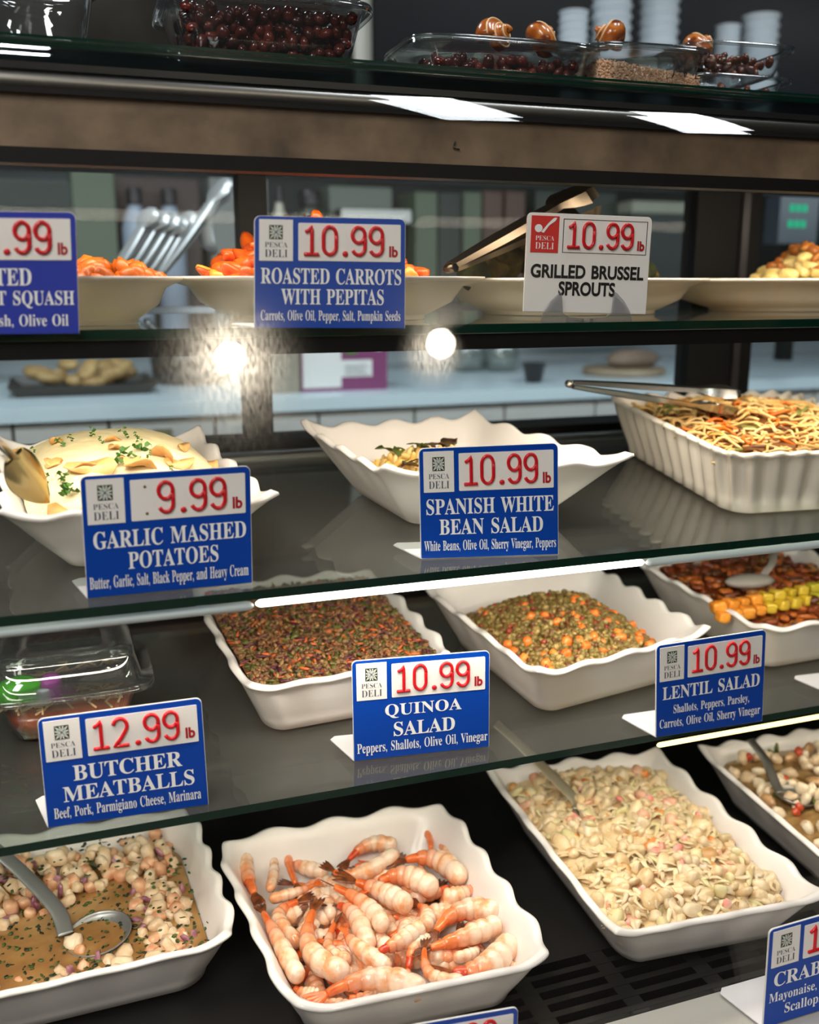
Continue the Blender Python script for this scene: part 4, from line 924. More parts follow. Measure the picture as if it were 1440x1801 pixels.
# --- roasted vegetables on the top shelf platters
def heap(protos, cx, Y, rx, rd, z0, H, n, seed, label, cat, group, power=1.3, sc=(.85, 1.15), tilt=.5, xr=None):
    r = np.random.RandomState(seed); us = [False]*len(protos); k = 0
    while k < n:
        x, y = r.uniform(-1, 1, 2)
        if x*x + y*y > 1: continue
        z = z0 + H * (1 - (x*x + y*y)) ** (1/power) * (1 if r.rand() < .75 else r.rand())
        i = r.randint(len(protos)); put_piece(protos, us, i, (cx + x*rx, Y + y*rd, z), (r.normal()*tilt, r.normal()*tilt, r.rand()*6.3), r.uniform(*sc), label, cat, group); k += 1
def wedge(seed, L_, w, h):
    r = np.random.RandomState(seed); n = 12; R = []
    for i in range(n):
        t = i/(n-1); k = (.55 + .45*t) * (math.sin(math.pi*min(1, max(.0, t*.94 + .03))) ** .35); x = (t - .5)*L_
        a = np.linspace(0, 2*math.pi, 10, endpoint=False); bend = .12*L_*math.sin(math.pi*t + r.rand()*.1)
        R.append(np.stack([np.full(10, x), w*k*np.sign(np.cos(a))*np.abs(np.cos(a))**.7 + bend*.4, h*k*np.sign(np.sin(a))*np.abs(np.sin(a))**.7], 1))
    return MB().rings(R, True, True, True)
CO = mat('roast_carrot', (196, 84, 6), .36, c2=(214, 108, 22), scale=26, rnd=.14, c3=(180, 66, 4)); CY = mat('roast_yellow_carrot', (216, 144, 40), .35, c2=(228, 170, 74), scale=26, rnd=.1); CRD = mat('roast_red_carrot', (150, 52, 10), .35, c2=(186, 76, 18), scale=26, rnd=.1)
pc_ = [wedge(1, .052, .010, .008).build('carrot_wedge', CO), wedge(2, .044, .012, .009).build('carrot_wedge', CO), wedge(3, .06, .009, .008).build('carrot_wedge', CO)]
c_ = at_depth(555, 480, 1.035)[0]
heap(pc_, c_, 1.035, .105, .085, -.004, .052, 120, 5, 'roasted orange carrot wedge on the carrot platter', 'carrot', 'roasted orange carrot wedges on the platter', tilt=.35)
heap([wedge(4, .045, .011, .008).build('carrot_wedge', CY)], c_, 1.03, .11, .1, -.003, .030, 22, 6, 'roasted yellow carrot wedge on the carrot platter', 'carrot', 'roasted yellow carrot wedges on the platter', tilt=.3)
heap([wedge(5, .045, .010, .007).build('carrot_wedge', CRD)], c_, 1.03, .105, .1, -.003, .05, 22, 7, 'dark red roasted carrot wedge on the carrot platter', 'carrot', 'dark red carrot wedges on the platter', tilt=.3)
heap([leafy(31, .012).build('herb_leaf', mat('browned_leaf', (86, 66, 24), .5, c2=(120, 84, 30), scale=60))], c_, 1.04, .07, .07, .020, .042, 10, 8, 'browned herb leaf on top of the carrots', 'herb', 'browned herb leaves on the carrots', sc=(.8, 1.2))
ps = [MB().add(*lump(160+i, ICO2, .12, q, .7)).build('squash_cube', mat('roast_squash', (168, 76, 8), .4, c2=(192, 100, 24), scale=36, rnd=.14)) for i, q in enumerate([(.010,.009,.008),(.012,.009,.007)])]
c_ = at_depth(150, 480, .985)[0]
heap(ps, c_, .985, .075, .075, -.004, .020, 70, 9, 'roasted orange squash cube on the left platter', 'squash cube', 'roasted squash cubes on the platter', tilt=.6)
BS = mat('brussel_green', (44, 50, 16), .75, spec=.12, c2=(20, 18, 9), scale=40, rnd=.25, bump=.5, bscale=160); BS2 = mat('brussel_brown', (70, 58, 20), .75, spec=.12, c2=(30, 26, 11), scale=40, rnd=.2, bump=.5, bscale=160)
pb_ = [MB().add(*lump(170+i, ICO3, .2, (.017,.015,.014), .2)).build('brussel_sprout', [BS, BS2, BS][i]) for i in range(3)]
c_ = at_depth(985, 470, 1.07)[0]
heap(pb_, c_, 1.07, .115, .085, .0, .042, 75, 10, 'charred grilled brussel sprout on its platter', 'brussel sprout', 'grilled brussel sprouts on the platter', sc=(.75, 1.15))
ptb = at_depth(1030, 352, 1.045); pta = at_depth(795, 470, .99)
tongs('dark steel tongs lying across the brussel sprouts behind the white sign', pta, ptb, 0, mat('tongs_bronze', (84, 74, 62), .35, 1.), .026, .010)
c_ = at_depth(1470, 470, 1.10)[0]
EGM = mat('potato_pale', (226, 196, 112), .4, c2=(238, 216, 150), scale=40, rnd=.08); EGB = mat('potato_topping', (150, 84, 34), .5, c2=(190, 120, 50), scale=50, rnd=.15, bump=.4)
heap([wedge(7, .030, .011, .008).build('potato_wedge', EGM), wedge(8, .026, .013, .009).build('potato_wedge', EGM)], c_, 1.10, .11, .09, -.002, .040, 80, 12, 'pale yellow potato wedge on the right platter', 'potato', 'pale potato wedges on the right platter', tilt=.4)
heap([MB().add(*lump(180, ICO2, .35, (.010,.008,.006))).build('fried_topping', EGB)], c_, 1.10, .10, .08, .006, .050, 70, 13, 'brown fried crumb on top of the potato salad', 'topping', 'brown fried crumbs on the potato salad')
heap([leafy(41, .008).build('herb_leaf', LF)], c_, 1.09, .09, .07, .012, .042, 14, 14, 'small green herb leaf on the potato salad', 'herb', 'green herb leaves on the potato salad')

# ------------------------------------------------------------------ clear tubs, snail shells and cups on the glass top
ZT = .1962
def tub(name, label, c, w, d, h, k0=.84, lid=.0, rz_=0., ribs=0, cat='plastic container', flange=.008, rad=.35, group=None):
    root = empty(name, c, label, cat, group, rz_)
    N = 120; ts = np.linspace(0, 2*math.pi, N, endpoint=False); e = .38
    x = np.sign(np.cos(ts))*np.abs(np.cos(ts))**e; y = np.sign(np.sin(ts))*np.abs(np.sin(ts))**e
    rb = 1 + .012*np.cos(ts*ribs*1.0) if ribs else np.ones(N)
    def ring(k, z, rib=1., ex=0.): 
        q = 1 + (rb - 1)*rib; return np.stack([(w/2*k + ex)*x*q, (d/2*k + ex)*y*q, np.full(N, z)], 1)
    R = [ring(k0*.6, .0015), ring(k0*.93, .0008), ring(k0, .002, .5), ring(k0 + (1-k0)*.4, h*.4), ring(k0 + (1-k0)*.9, h*.9, .6), ring(1, h, 0), ring(1, h, 0, flange), ring(1, h - .004, 0, flange + .0006),
         ring(1, h - .0045, 0, flange - .0006), ring(1, h - .0012, 0, flange - .001), ring(1, h - .0012, 0, -.0006), ring(k0 + (1-k0)*.88, h*.88, .6, -.0008), ring(k0 + (1-k0)*.4, h*.4, 1, -.0008), ring(k0*.98, .0028, .5), ring(k0*.6, .0025)]
    MB().rings(R, True, True, True).build('tub', CLEAR, root)
    if lid:
        R = [ring(1, h + .0008, 0, flange), ring(1, h + .0028, 0, flange - .001), ring(1, h + .003, 0, 0), ring(.93, h + lid*.8, 0), ring(.90, h + lid, 0), ring(.5, h + lid + .001, 0)]
        R += [q - (0, 0, .0006) for q in R[::-1]]
        MB().rings(R, True, True, True).build('lid', CLEAR, root)
    return root
BEAN = mat('dark_bean', (116, 46, 36), .2, c2=(76, 28, 24), scale=50, rnd=.45, coat=.4); BEAN2 = mat('brown_bean', (128, 66, 38), .25, c2=(88, 44, 28), scale=50, rnd=.35, coat=.3)
def fill(protos, c, w, d, h, n, seed, lab, cat, grp, rz_=0., k0=.82, shell=True, slope=0.):
    r = np.random.RandomState(seed); us = [False]*len(protos); P = []; tr = 0
    while len(P) < n and tr < 40000:
        tr += 1
        z = r.rand(); k = (k0 + (1-k0)*z*h/.06) - .085
        x, y = r.uniform(-1, 1, 2)
        if shell and not (y < -.72 or (abs(x) > .90 and r.rand() < .4)): continue
        if z > 1 - slope*(x + 1)/2: continue
        p = np.array((x*w/2*k, y*d/2*k, .006 + z*h))
        if any((p[0]-q[0])**2 + (p[1]-q[1])**2 + (p[2]-q[2])**2 < .0084**2 for q in P): continue
        P.append(p)
        q = Matrix.Rotation(rz_, 3, 'Z') @ Vector(p); i = r.randint(len(protos))
        put_piece(protos, us, i, Vector(c) + q, tuple(r.rand(3)*6.3), r.uniform(.85, 1.15), lab, cat, grp)
cb_ = (.222, 1.050, ZT)
tub('clear_tub', 'large clear ribbed plastic tub full of dark beans on the glass top', cb_, .186, .15, .058, .82, .03, -.03, 14)
bb = [MB().add(*lump(200+i, ICO2, .06, q)).build('dark_bean', BEAN) for i, q in enumerate([(.0068,.0056,.005),(.0074,.0054,.005)])]
fill(bb, cb_, .180, .146, .044, 196, 1, 'glossy dark red-brown bean in the large clear tub', 'bean', 'dark beans in the large tub', -.03)
def core(c, w, d, h, n, seed, label):
    r = np.random.RandomState(seed); g = lump(seed, ICO1, .08, (.0072, .0058, .0052))
    bits('dark_beans', [(*g, rrot(r), np.array(c) + (r.uniform(-.5, .5)*w, r.uniform(-.5, .5)*d, .008 + r.rand()*h), 0) for _ in range(n)], BEAN, label, 'beans', None, 'stuff', c)
core((cb_[0], cb_[1] + .002, ZT), .128, .090, .038, 420, 301, 'dark beans filling the middle of the large clear tub')
cl = (.468, 1.045, ZT)
tub('clear_tub', 'long low clear plastic tub of dark beans with two snail shells on its lid', cl, .198, .12, .040, .88, .006, -.05, 0)
b2 = [MB().add(*lump(204+i, ICO2, .06, q)).build('dark_bean', BEAN) for i, q in enumerate([(.0064,.0054,.005),(.007,.0052,.005)])]
fill(b2, cl, .188, .118, .020, 102, 2, 'dark bean in the long low clear tub', 'bean', 'dark beans in the long tub', -.05, .9)
core(cl, .150, .080, .014, 200, 302, 'dark beans filling the middle of the long low tub')
cr_ = (.630, 1.035, ZT)
tub('clear_tub', 'clear plastic tub of beige rice with a snail shell on its lid', cr_, .132, .12, .044, .88, .006, -.08, 0)
RI = [mat('rice_beige', (222, 178, 142), .5, c2=(236, 200, 168), scale=200, bump=.5, bscale=400), mat('rice_light', (226, 190, 156), .5), mat('rice_dark', (180, 130, 96), .5)]
def rice(name, c, w, d, h0, h1, n, seed, label, rz_=0.):
    r = np.random.RandomState(seed); g = lump(seed, ICO1, .1, (.0019,.0010,.0010)); b = MB(); x0, y0 = w/2, d/2
    k = .84; v = [(-x0*k,-y0*k,.003),(x0*k,-y0*k,.003),(x0*k,y0*k,.003),(-x0*k,y0*k,.003),(-x0*.92,-y0*.92,h0),(x0*.92,-y0*.92,h1),(x0*.92,y0*.92,h1),(-x0*.92,y0*.92,h0)]
    b.add(v, [(0,3,2,1),(4,5,6,7),(0,1,5,4),(1,2,6,5),(2,3,7,6),(3,0,4,7)], 0)
    for _ in range(n):
        s = r.rand(); x = r.uniform(-1, 1); hz = h0 + (h1-h0)*(x+1)/2
        if s < .45: p = (x*x0*.9, -y0*(.85 + .07*(t := r.rand())), .003 + (hz-.003)*t)
        elif s < .6: p = (-x0*(.84+.08*(t := r.rand())), r.uniform(-1,1)*y0*.88, .003 + (h0-.003)*t)
        else: p = (x*x0*.9, r.uniform(-.92,.9)*y0, hz + r.rand()*.0015)
        b.add(g[0] @ rrot(r).T + np.array(p), g[1], r.choice(3, p=[.5,.35,.15]))
    o = b.build(name, RI, None, True); o.location = c; o.rotation_euler = (0, 0, rz_); return tag(o, label, 'rice', None, 'stuff')
rice('rice', cr_, .130, .118, .031, .019, 2600, 210, 'beige rice sloping down inside the clear tub under a snail shell', -.08)
# marker writing on that tub's front
def strokes(name, lines, c, size, m, rz_, parent=None):
    b = MB()
    for st in lines:
        P = [(x*size, -.001, z*size) for x, z in st]; P2 = []
        for p, q in zip(P[:-1], P[1:]): P2 += [tuple(np.array(p) + (np.array(q)-np.array(p))*t) for t in (0, .5)]
        b.tube(P2 + [P[-1]], .0006, 6)
    o = b.build(name, m, None, True); o.location = c; o.rotation_euler = (0, 0, rz_); return o
t_ = [o for o in bpy.data.objects if o.get('label', '').startswith('clear plastic tub of beige')][0]
o = strokes('marker_writing', [[(0,0),(.25,1),(.5,.3),(.8,1.05),(.85,.05)], [(1.6,0),(1.7,.75)], [(1.5,.7),(2.1,.65),(2.25,.3),(1.9,.02),(1.55,0)]], (.022, -.060, .016), .017, INK, .0)
o.parent = t_
for i in range(2):
    cs = (.745, 1.03, ZT + i * .0265)
    tub('clear_tub', ['low clear plastic tub of brown beans, lower of the stack at the right', 'low clear tub of brown beans, upper of the right stack, under a snail shell'][i], cs, .12, .11, .024 + .006*i, .86, 0, -.05 - .03*i, 0)
    b3 = [MB().add(*lump(214+i, ICO2, .1, (.0062,.0046,.0042))).build('brown_bean', BEAN2)]
    fill(b3, cs, .113, .106, .008 + .006*i, 70, 5 + i, ['brown bean in the lower tub of the right stack', 'brown bean in the upper tub of the right stack'][i], 'bean', ['brown beans in the lower right tub', 'brown beans in the upper right tub'][i], -.06, .86, False)
# the cup at the left
cc_ = (.015, 1.07, ZT); root = empty('clear_cup', cc_, 'clear plastic cup with a little white rice at the top left', 'cup')
n = 40; a = np.linspace(0, 2*math.pi, n, endpoint=False); C_ = lambda r, z: np.stack([r*np.cos(a), r*np.sin(a), np.full(n, z)], 1)
MB().rings([C_(.02,.001), C_(.036,.001), C_(.038,.003), C_(.050,.062), C_(.050,.066), C_(.055,.067), C_(.055,.075), C_(.0545,.075), C_(.0492,.066), C_(.0492,.062), C_(.0372,.0035), C_(.02,.002)], True, True, True).build('cup_wall', CLEAR, root)
rw = bits('rice', [(*lump(220, ICO3, .03, (.037,.037,.008)), None, (cc_[0], cc_[1], ZT+.011), 0)] + [(lump(221, ICO1, .1, (.003,.0016,.0016))[0], ICO1[1], rrot(np.random.RandomState(i)), (cc_[0] + .036*math.cos(i*2.4)*((i % 17)/17)**.5, cc_[1] + .036*math.sin(i*2.4)*((i % 17)/17)**.5, ZT + .017 + .004*math.sin(i*5)), 0) for i in range(260)] +
   [(lump(221, ICO1, .1, (.003,.0016,.0016))[0], ICO1[1], rrot(np.random.RandomState(i)), (cc_[0] + .0365*math.cos(i*2.4), cc_[1] + .0365*math.sin(i*2.4), ZT + .004 + .014*((i*7) % 19)/19), 0) for i in range(200)], mat('rice_white', (236, 218, 196), .5), 'white rice at the bottom of the clear cup at the top left', 'rice')
SN = mat('snail_shell', (176, 92, 32), .25, c2=(120, 54, 20), scale=36, coat=.5, lo=.4, hi=.6, c3=(202, 122, 56)); SNL = mat('snail_band', (236, 200, 150), .3)
def snail(k, loc, ro, label):
    root = empty('snail_shell', loc, label, 'snail shell'); root.rotation_euler = ro
    n = 70; t = np.linspace(0, 1, n); th = t * 2.6 * 2 * math.pi; R_ = .0185 * np.exp(-1.55 * (1 - t)) ; P = np.stack([R_*np.cos(th)*.62, R_*np.sin(th)*.62, .021*(1 - t)**1.15 + .004], 1)
    rr = R_*.60 + .0012; rr[0] *= .3
    MB().tube(P, rr, 14, up=(0, 0, 1)).build('shell_whorl', SN, root)
    P2 = P + np.stack([np.cos(th), np.sin(th), np.zeros(n) + .9], 1) * (rr * .74)[:, None]
    MB().tube(P2[12:], .0011, 6).build('pale_band', SNL, root)
for k, (px, py, lab, ro) in enumerate([(862,58,'orange-brown snail shell lying tilted, leftmost on the tub lids',(1.2,.5,.3)),(940,62,'orange-brown snail shell second from left, on the long tub',(.9,-.4,2.)),(1083,58,'orange-brown snail shell on the lid of the rice tub',(1.1,.2,4.)),(1219,82,'orange-brown snail shell on the small stacked tubs at the right',(.8,.2,1.2))]):
    snail(k, at_depth(px, py + 14, 1.04 if k < 3 else 1.03), ro, lab)

# ------------------------------------------------------------------ the kitchen behind the case
DKW = mat('dark_wall_panel', (20, 21, 24), .5, c2=(26, 26, 30), scale=2); HOODS = mat('steel_hood', (92, 84, 76), .45, .6, c2=(66, 60, 54), scale=5)
def px_x(px, Y): return at_depth(px, 560, Y)[0]
structure(MB().box((px_x(655, 2.7), 2.70, .36), (6, 2.80, 1.62)).build('wall_back_dark', DKW))
structure(MB().box((px_x(628, 2.7), 2.69, .30), (px_x(655, 2.7), 2.80, 1.62)).build('trim_1', mat('trim_pale', (206, 204, 192), .5)))
structure(MB().box((-4, 2.70, .36), (px_x(628, 2.7), 2.80, 1.62)).build('wall_back_steel', HOODS))
structure(MB().box((-4, 2.77, -.10), (6, 2.80, .36)).build('wall_back_niche', mat('niche_dark', (36, 42, 40), .6, c2=(24, 28, 30), scale=3)))
# counter
ZC = -.231
ct = empty('kitchen_counter', (.5, 2.35, -1.30), 'white kitchen counter with pale drawer fronts behind the case', 'counter')
def kp(mb, name, m): o = mb.build(name, m, None, False); o.parent = ct; o.matrix_parent_inverse = Matrix.Translation(Vector((.5, 2.35, -1.30))).inverted(); return o
kp(MB().box((-4, 2.0, ZC - .028), (6, 2.78, ZC)), 'worktop', mat('worktop_white', (208, 224, 232), .25))
DRW = mat('drawer_white', (202, 200, 196), .4)
e = [px_x(p, 2.02) for p in (-420, -180, 5, 178, 369, 555, 727, 888, 1050, 1240, 1440, 1650)]
for xa, xb in zip(e[:-1], e[1:]):
    kp(MB().box((xa + .003, 2.012, ZC - .105), (xb - .003, 2.03, ZC - .033)), 'drawer_front', DRW)
kp(MB().box((px_x(258, 2.01), 2.006, ZC - .070), (px_x(292, 2.01), 2.012, ZC - .052)), 'drawer_label', mat('label_olive', (128, 122, 96), .5))
kp(MB().box((-4, 2.03, -1.30), (6, 2.78, ZC - .028)), 'counter_body', mat('counter_dark', (44, 44, 46), .4))
kp(MB().box((-4, 2.005, ZC - .135), (6, 2.03, ZC - .110)), 'counter_rail', STEELB)
sh = empty('wall_shelf', (.5, 2.65, -.08), 'dark wall shelf carrying jars and boxes above the kitchen counter', 'shelf')
o = MB().box((-3, 2.48, -.085), (5, 2.77, -.062)).build('shelf_board', mat('shelf_board', (58, 50, 46), .5), None, False); o.parent = sh; o.matrix_parent_inverse = Matrix.Translation(Vector((.5, 2.65, -.08))).inverted()
def crate(name, label, cat, px0, px1, py0, py1, Y, d, m, base=None, group=None):
    a, c = at_depth(px0, py1, Y), at_depth(px1, py0, Y); z0 = a[2] if base is None else base
    o = MB().box((0, 0, 0), (c[0]-a[0], d, c[2]-z0)).build(name, m, None, False); o.location = (a[0], Y, z0)
    md = o.modifiers.new('bevel', 'BEVEL'); md.width = .004; md.segments = 2
    return tag(o, label, cat, group)
def bottle(name, label, cat, px, py, Y, r, m, cap, base):
    t = at_depth(px, py, Y); h = t[2] - base; root = empty(name, (t[0], Y, base), label, cat)
    n = 24; a = np.linspace(0, 2*math.pi, n, endpoint=False); C_ = lambda q, z: np.stack([q*np.cos(a), q*np.sin(a), np.full(n, z)], 1)
    MB().rings([C_(r*.9, 0), C_(r, .004), C_(r, h*.66), C_(r*.8, h*.76), C_(r*.5, h*.84), C_(r*.5, h*.86)], True, True, True).build('bottle_body', m, root)
    MB().rings([C_(r*.56, h*.86), C_(r*.58, h*.87), C_(r*.58, h*.99), C_(r*.5, h)], True, True, True).build('cap', cap, root)
BZ = -.062
GRN = mat('box_sage', (84, 94, 76), .5); BRN = mat('box_brown', (62, 44, 38), .5); GRD = mat('box_dark_green', (32, 40, 34), .5); GRY = mat('box_grey', (120, 122, 118), .5); JW = mat('jar_white', (150, 160, 176), .35); CAPM = mat('cap_dark', (40, 36, 40), .4)
crate('storage_box', 'dark green box on the wall shelf at the far left', 'box', -40, 125, 318, 430, 2.52, .16, GRD, BZ)
crate('storage_box', 'pale sage box on the wall shelf at the left', 'box', 132, 200, 300, 430, 2.52, .16, GRN, BZ)
crate('storage_box', 'dark brown box behind the white jars', 'box', 205, 350, 315, 430, 2.60, .14, BRN, BZ)
bottle('jar', 'pale jar on the wall shelf before the brown box, left one', 'jar', 235, 330, 2.52, .032, JW, CAPM, BZ)
bottle('jar', 'pale jar on the wall shelf before the brown box, right one', 'jar', 296, 332, 2.52, .034, JW, CAPM, BZ)
crate('storage_box', 'grey box beside the utensils on the wall shelf', 'box', 372, 470, 315, 430, 2.58, .12, GRY, BZ)
bottle('bottle', 'slim pale bottle just right of the left door post', 'bottle', 490, 325, 2.5, .018, mat('bottle_pale', (188, 184, 168), .4), CAPM, BZ)
bottle('bottle', 'dark round bottle right of the slim pale bottle', 'bottle', 545, 335, 2.54, .05, mat('bottle_dark', (70, 72, 62), .3), CAPM, BZ)
crate('storage_box', 'pale grey-green box behind the carrot sign', 'box', 580, 690, 330, 430, 2.56, .14, mat('box_pale', (100, 106, 96), .5), BZ)
crate('steel_pan', 'long steel pan on the wall shelf behind the carrot sign', 'pan', 600, 725, 368, 392, 2.48, .06, STEELB)
for k, (a_, c_, m) in enumerate([(730, 770, GRN), (772, 812, GRD), (815, 848, GRN)]):
    crate('storage_box', ['sage box in the middle of the wall shelf', 'dark green box between two sage boxes on the wall shelf', 'narrow sage box next to the red-brown boxes'][k], 'box', a_, c_, 338, 430, 2.55, .14, m, BZ)
crate('storage_box', 'red-brown box left of the tongs on the wall shelf', 'box', 850, 885, 336, 430, 2.55, .14, mat('box_red_brown', (82, 56, 46), .5), BZ)
crate('storage_box', 'second red-brown box directly behind the tongs', 'box', 888, 925, 336, 430, 2.55, .14, MATS['box_red_brown'], BZ)
crate('storage_box', 'dark green box above the white brussel sprout sign', 'box', 940, 1085, 338, 430, 2.57, .14, mat('box_deep_green', (40, 50, 42), .5), BZ)
crate('storage_box', 'long pale box lying on dark cartons at the right of the wall shelf', 'box', 1112, 1228, 356, 374, 2.5, .1, mat('box_beige', (160, 160, 142), .5))
crate('storage_box', 'dark carton below the long pale box', 'box', 1105, 1235, 374, 470, 2.52, .12, mat('carton_dark', (44, 50, 50), .5), BZ)
# steel utensils standing in a holder behind the left door
xa_, xb_ = at_depth(120, 560, 1.5)[0], at_depth(425, 560, 1.5)[0]
o = MB().rings([np.array([(x, y, z) for x, y in ((xa_-e, 1.345), (xb_+e, 1.345), (xb_+e, 1.74+e), (xa_-e, 1.74+e))]) for z, e in ((-.052, 0), (-.040, .006), (-.0405, .003), (-.0505, -.002))], True, True, True).build('utensil_tray', mat('holder_grey', (90, 92, 94), .4, .5), None, False); tag(o, 'narrow grey tray carrying the steel utensils behind the left door', 'tray')
for k, (x0_, y0_, x1_, y1_) in enumerate([(190,500,270,372),(205,505,290,378),(222,505,308,382),(240,508,322,388),(258,510,338,378),(285,480,402,322)]):
    a_, c_ = at_depth(x0_, y0_, 1.60 + .01*k), at_depth(x1_, y1_, 1.66 + .01*k)
    if k < 5: 
        r_ = tongs(['steel tongs leaning in the row of utensils behind the left door', 'broad steel spatula'][0], a_, c_, 0, UTEN, .016, .003); r_['group'] = 'steel tongs in a row behind the left door'
    else: tongs('long steel tongs pointing up highest behind the left door', a_, c_, 0, UTEN, .018, .006)
a_, c_ = at_depth(350, 450, 1.7), at_depth(392, 352, 1.72)
o = empty('ladle', (a_ + c_)/2, 'curved steel ladle hanging beside the utensils behind the left door', 'ladle')
P = [at_depth(x, y, 1.7) - (a_ + c_)/2 for x, y in ((402,325),(388,345),(368,372),(358,398),(366,428),(380,446))]
MB().tube(P, [.006,.008,.012,.016,.013,.005], 12, flat=.4, up=(0, 1, 0)).build('handle', UTEN, o)
# things on the counter
def on_counter(px, py): return on_plane(px, py, ZC)
p = on_counter(150, 697); root = empty('pastry_tray', (p[0], p[1] + .12, ZC), 'dark tray with golden pastries on the kitchen counter at the left', 'tray')
MB().rings([np.array([(x, y, z) for x, y in ((-w,-.11*k),(w,-.11*k),(w,.13*k),(-w,.13*k))]) for w, k, z in ((.13,1,.0),(.15,1.1,.022),(.146,1.06,.022),(.126,.97,.004))], True, True, True).build('tray_body', mat('tray_dark', (52, 48, 42), .4), root, False)
PA = mat('pastry', (150, 118, 72), .6, c2=(176, 148, 100), scale=40, rnd=.12)
prot = [MB().add(*lump(230, ICO2, .2, (.034,.026,.016))).build('pastry', PA)]; us = [False]; rs = np.random.RandomState(3)
for k in range(16):
    put_piece(prot, us, 0, (p[0] + rs.uniform(-.11,.11), p[1] + .12 + rs.uniform(-.09,.10), ZC + .022 + rs.rand()*.03), (rs.normal()*.3, rs.normal()*.3, rs.rand()*6), rs.uniform(.8,1.15), 'golden pastry on the dark tray on the kitchen counter', 'pastry', 'pastries on the dark tray')
p = on_counter(345, 680); o = MB().rings([np.stack([r*np.cos(a), r*np.sin(a), np.full(40, z)], 1) for r, z in ((.06,0),(.085,.01),(.09,.06),(.07,.10),(.03,.115),(.028,.13))] if len(a := np.linspace(0, 2*math.pi, 40, endpoint=False)) else [], True, True, True).build('kettle', mat('pot_dark', (46, 44, 42), .3)); o.location = (p[0], p[1] + .1, ZC); tag(o, 'dark rounded pot on the kitchen counter right of the pastries', 'pot')
p = on_counter(500, 692); o = MB().box((-.032, 0, 0), (.032, .16, .14)).build('carton', mat('carton_grey', (128, 122, 110), .5), None, False); o.location = (p[0] + .002, p[1], ZC); tag(o, 'grey carton just right of the left door post on the counter', 'carton')
pa_, pb_ = on_counter(530, 690), on_counter(699, 690); wb = pb_[0] - pa_[0]
root = empty('purple_box', (pa_[0], pa_[1], ZC), 'purple carton with white labels on the kitchen counter', 'box')
MB().box((0, 0, 0), (wb, .13, .14)).build('carton_body', mat('box_purple', (120, 54, 98), .5), root, False)
PV = mat('label_white', (214, 212, 210), .5)
for x0_, z0_, x1_, z1_ in ((.02,.008,.46,.115),(.46,.03,.82,.06),(.46,.06,.82,.066)): MB().box((wb*x0_, -.0015, z0_), (wb*x1_, 0, z1_)).build('label', PV, root, False)
MB().add(ICO2[0] * np.array((.016, .002, .016)) + (wb*.90, 0, .10), ICO2[1]).build('label', PV, root); MB().add(ICO2[0] * np.array((.018, .0025, .012)) + (wb*.58, 0, .088), ICO2[1]).build('leaf_print', mat('leaf_print', (86, 120, 60), .5), root)
for k in range(5): MB().box((wb*.50, -.002, .034 + k*.005), (wb*(.78 - .03*(k % 3)), -.0014, .0352 + k*.005)).build('print_line', GREYINK, root, False)
n = 32; a = np.linspace(0, 2*math.pi, n, endpoint=False); C_ = lambda r, z: np.stack([r*np.cos(a), r*np.sin(a), np.full(n, z)], 1)
GJ = glassy('jar_glass', (.72, .76, .74), 1.6, .05, haze=.12)
for k, (px, lab) in enumerate([(835, 'clear glass jar on the kitchen counter, left of the pair'), (895, 'clear glass jar on the kitchen counter, right of the pair')]):
    p = on_counter(px, 655); o = MB().rings([C_(.03,0), C_(.045,.004), C_(.048,.04), C_(.04,.08), C_(.034,.09), C_(.036,.11), C_(.033,.11), C_(.031,.09), C_(.037,.08), C_(.045,.04), C_(.042,.008), C_(.03,.005)], True, True, True).build('glass_jar', GJ); o.location = (p[0], p[1] + .05, ZC); tag(o, lab, 'jar')
p = on_counter(945, 674); o = MB().rings([C_(.018,0), C_(.019,.001), C_(.027,.042), C_(.029,.043), C_(.029,.045), C_(.026,.045), C_(.018,.004)], True, True, True).build('sauce_cup', mat('cup_black', (26, 26, 28), .35)); o.location = (p[0], p[1] + .02, ZC); tag(o, 'small black plastic sauce cup on the kitchen counter', 'cup')
p = on_counter(1130, 664); o = MB().rings([C_(.10,0), C_(.105,.003), C_(.105,.016), C_(.10,.019)], True, True, True).build('cutting_board', mat('board_wood', (150, 132, 110), .5, c2=(128, 110, 88), scale=12)); o.location = (p[0], p[1] + .09, ZC); tag(o, 'round wooden board under the bread on the counter', 'cutting board')
o = MB().add(*lump(240, ICO3, .1, (.078,.034,.024))).build('bread_loaf', mat('bread_grey', (128, 108, 92), .7, c2=(104, 86, 72), scale=20)); o.location = (p[0] + .012, p[1] + .07, ZC + .040); tag(o, 'small brown loaf on the round wooden board', 'bread')
o = MB().box((px_x(948, 2.7), 2.66, ZC + .058), (px_x(1162, 2.7), 2.70, ZC + .066)).build('wall_rail', mat('rail_brown', (132, 96, 84), .5), None, False); tag(o, 'thin red-brown rail on the white wall behind the bread', 'rail')
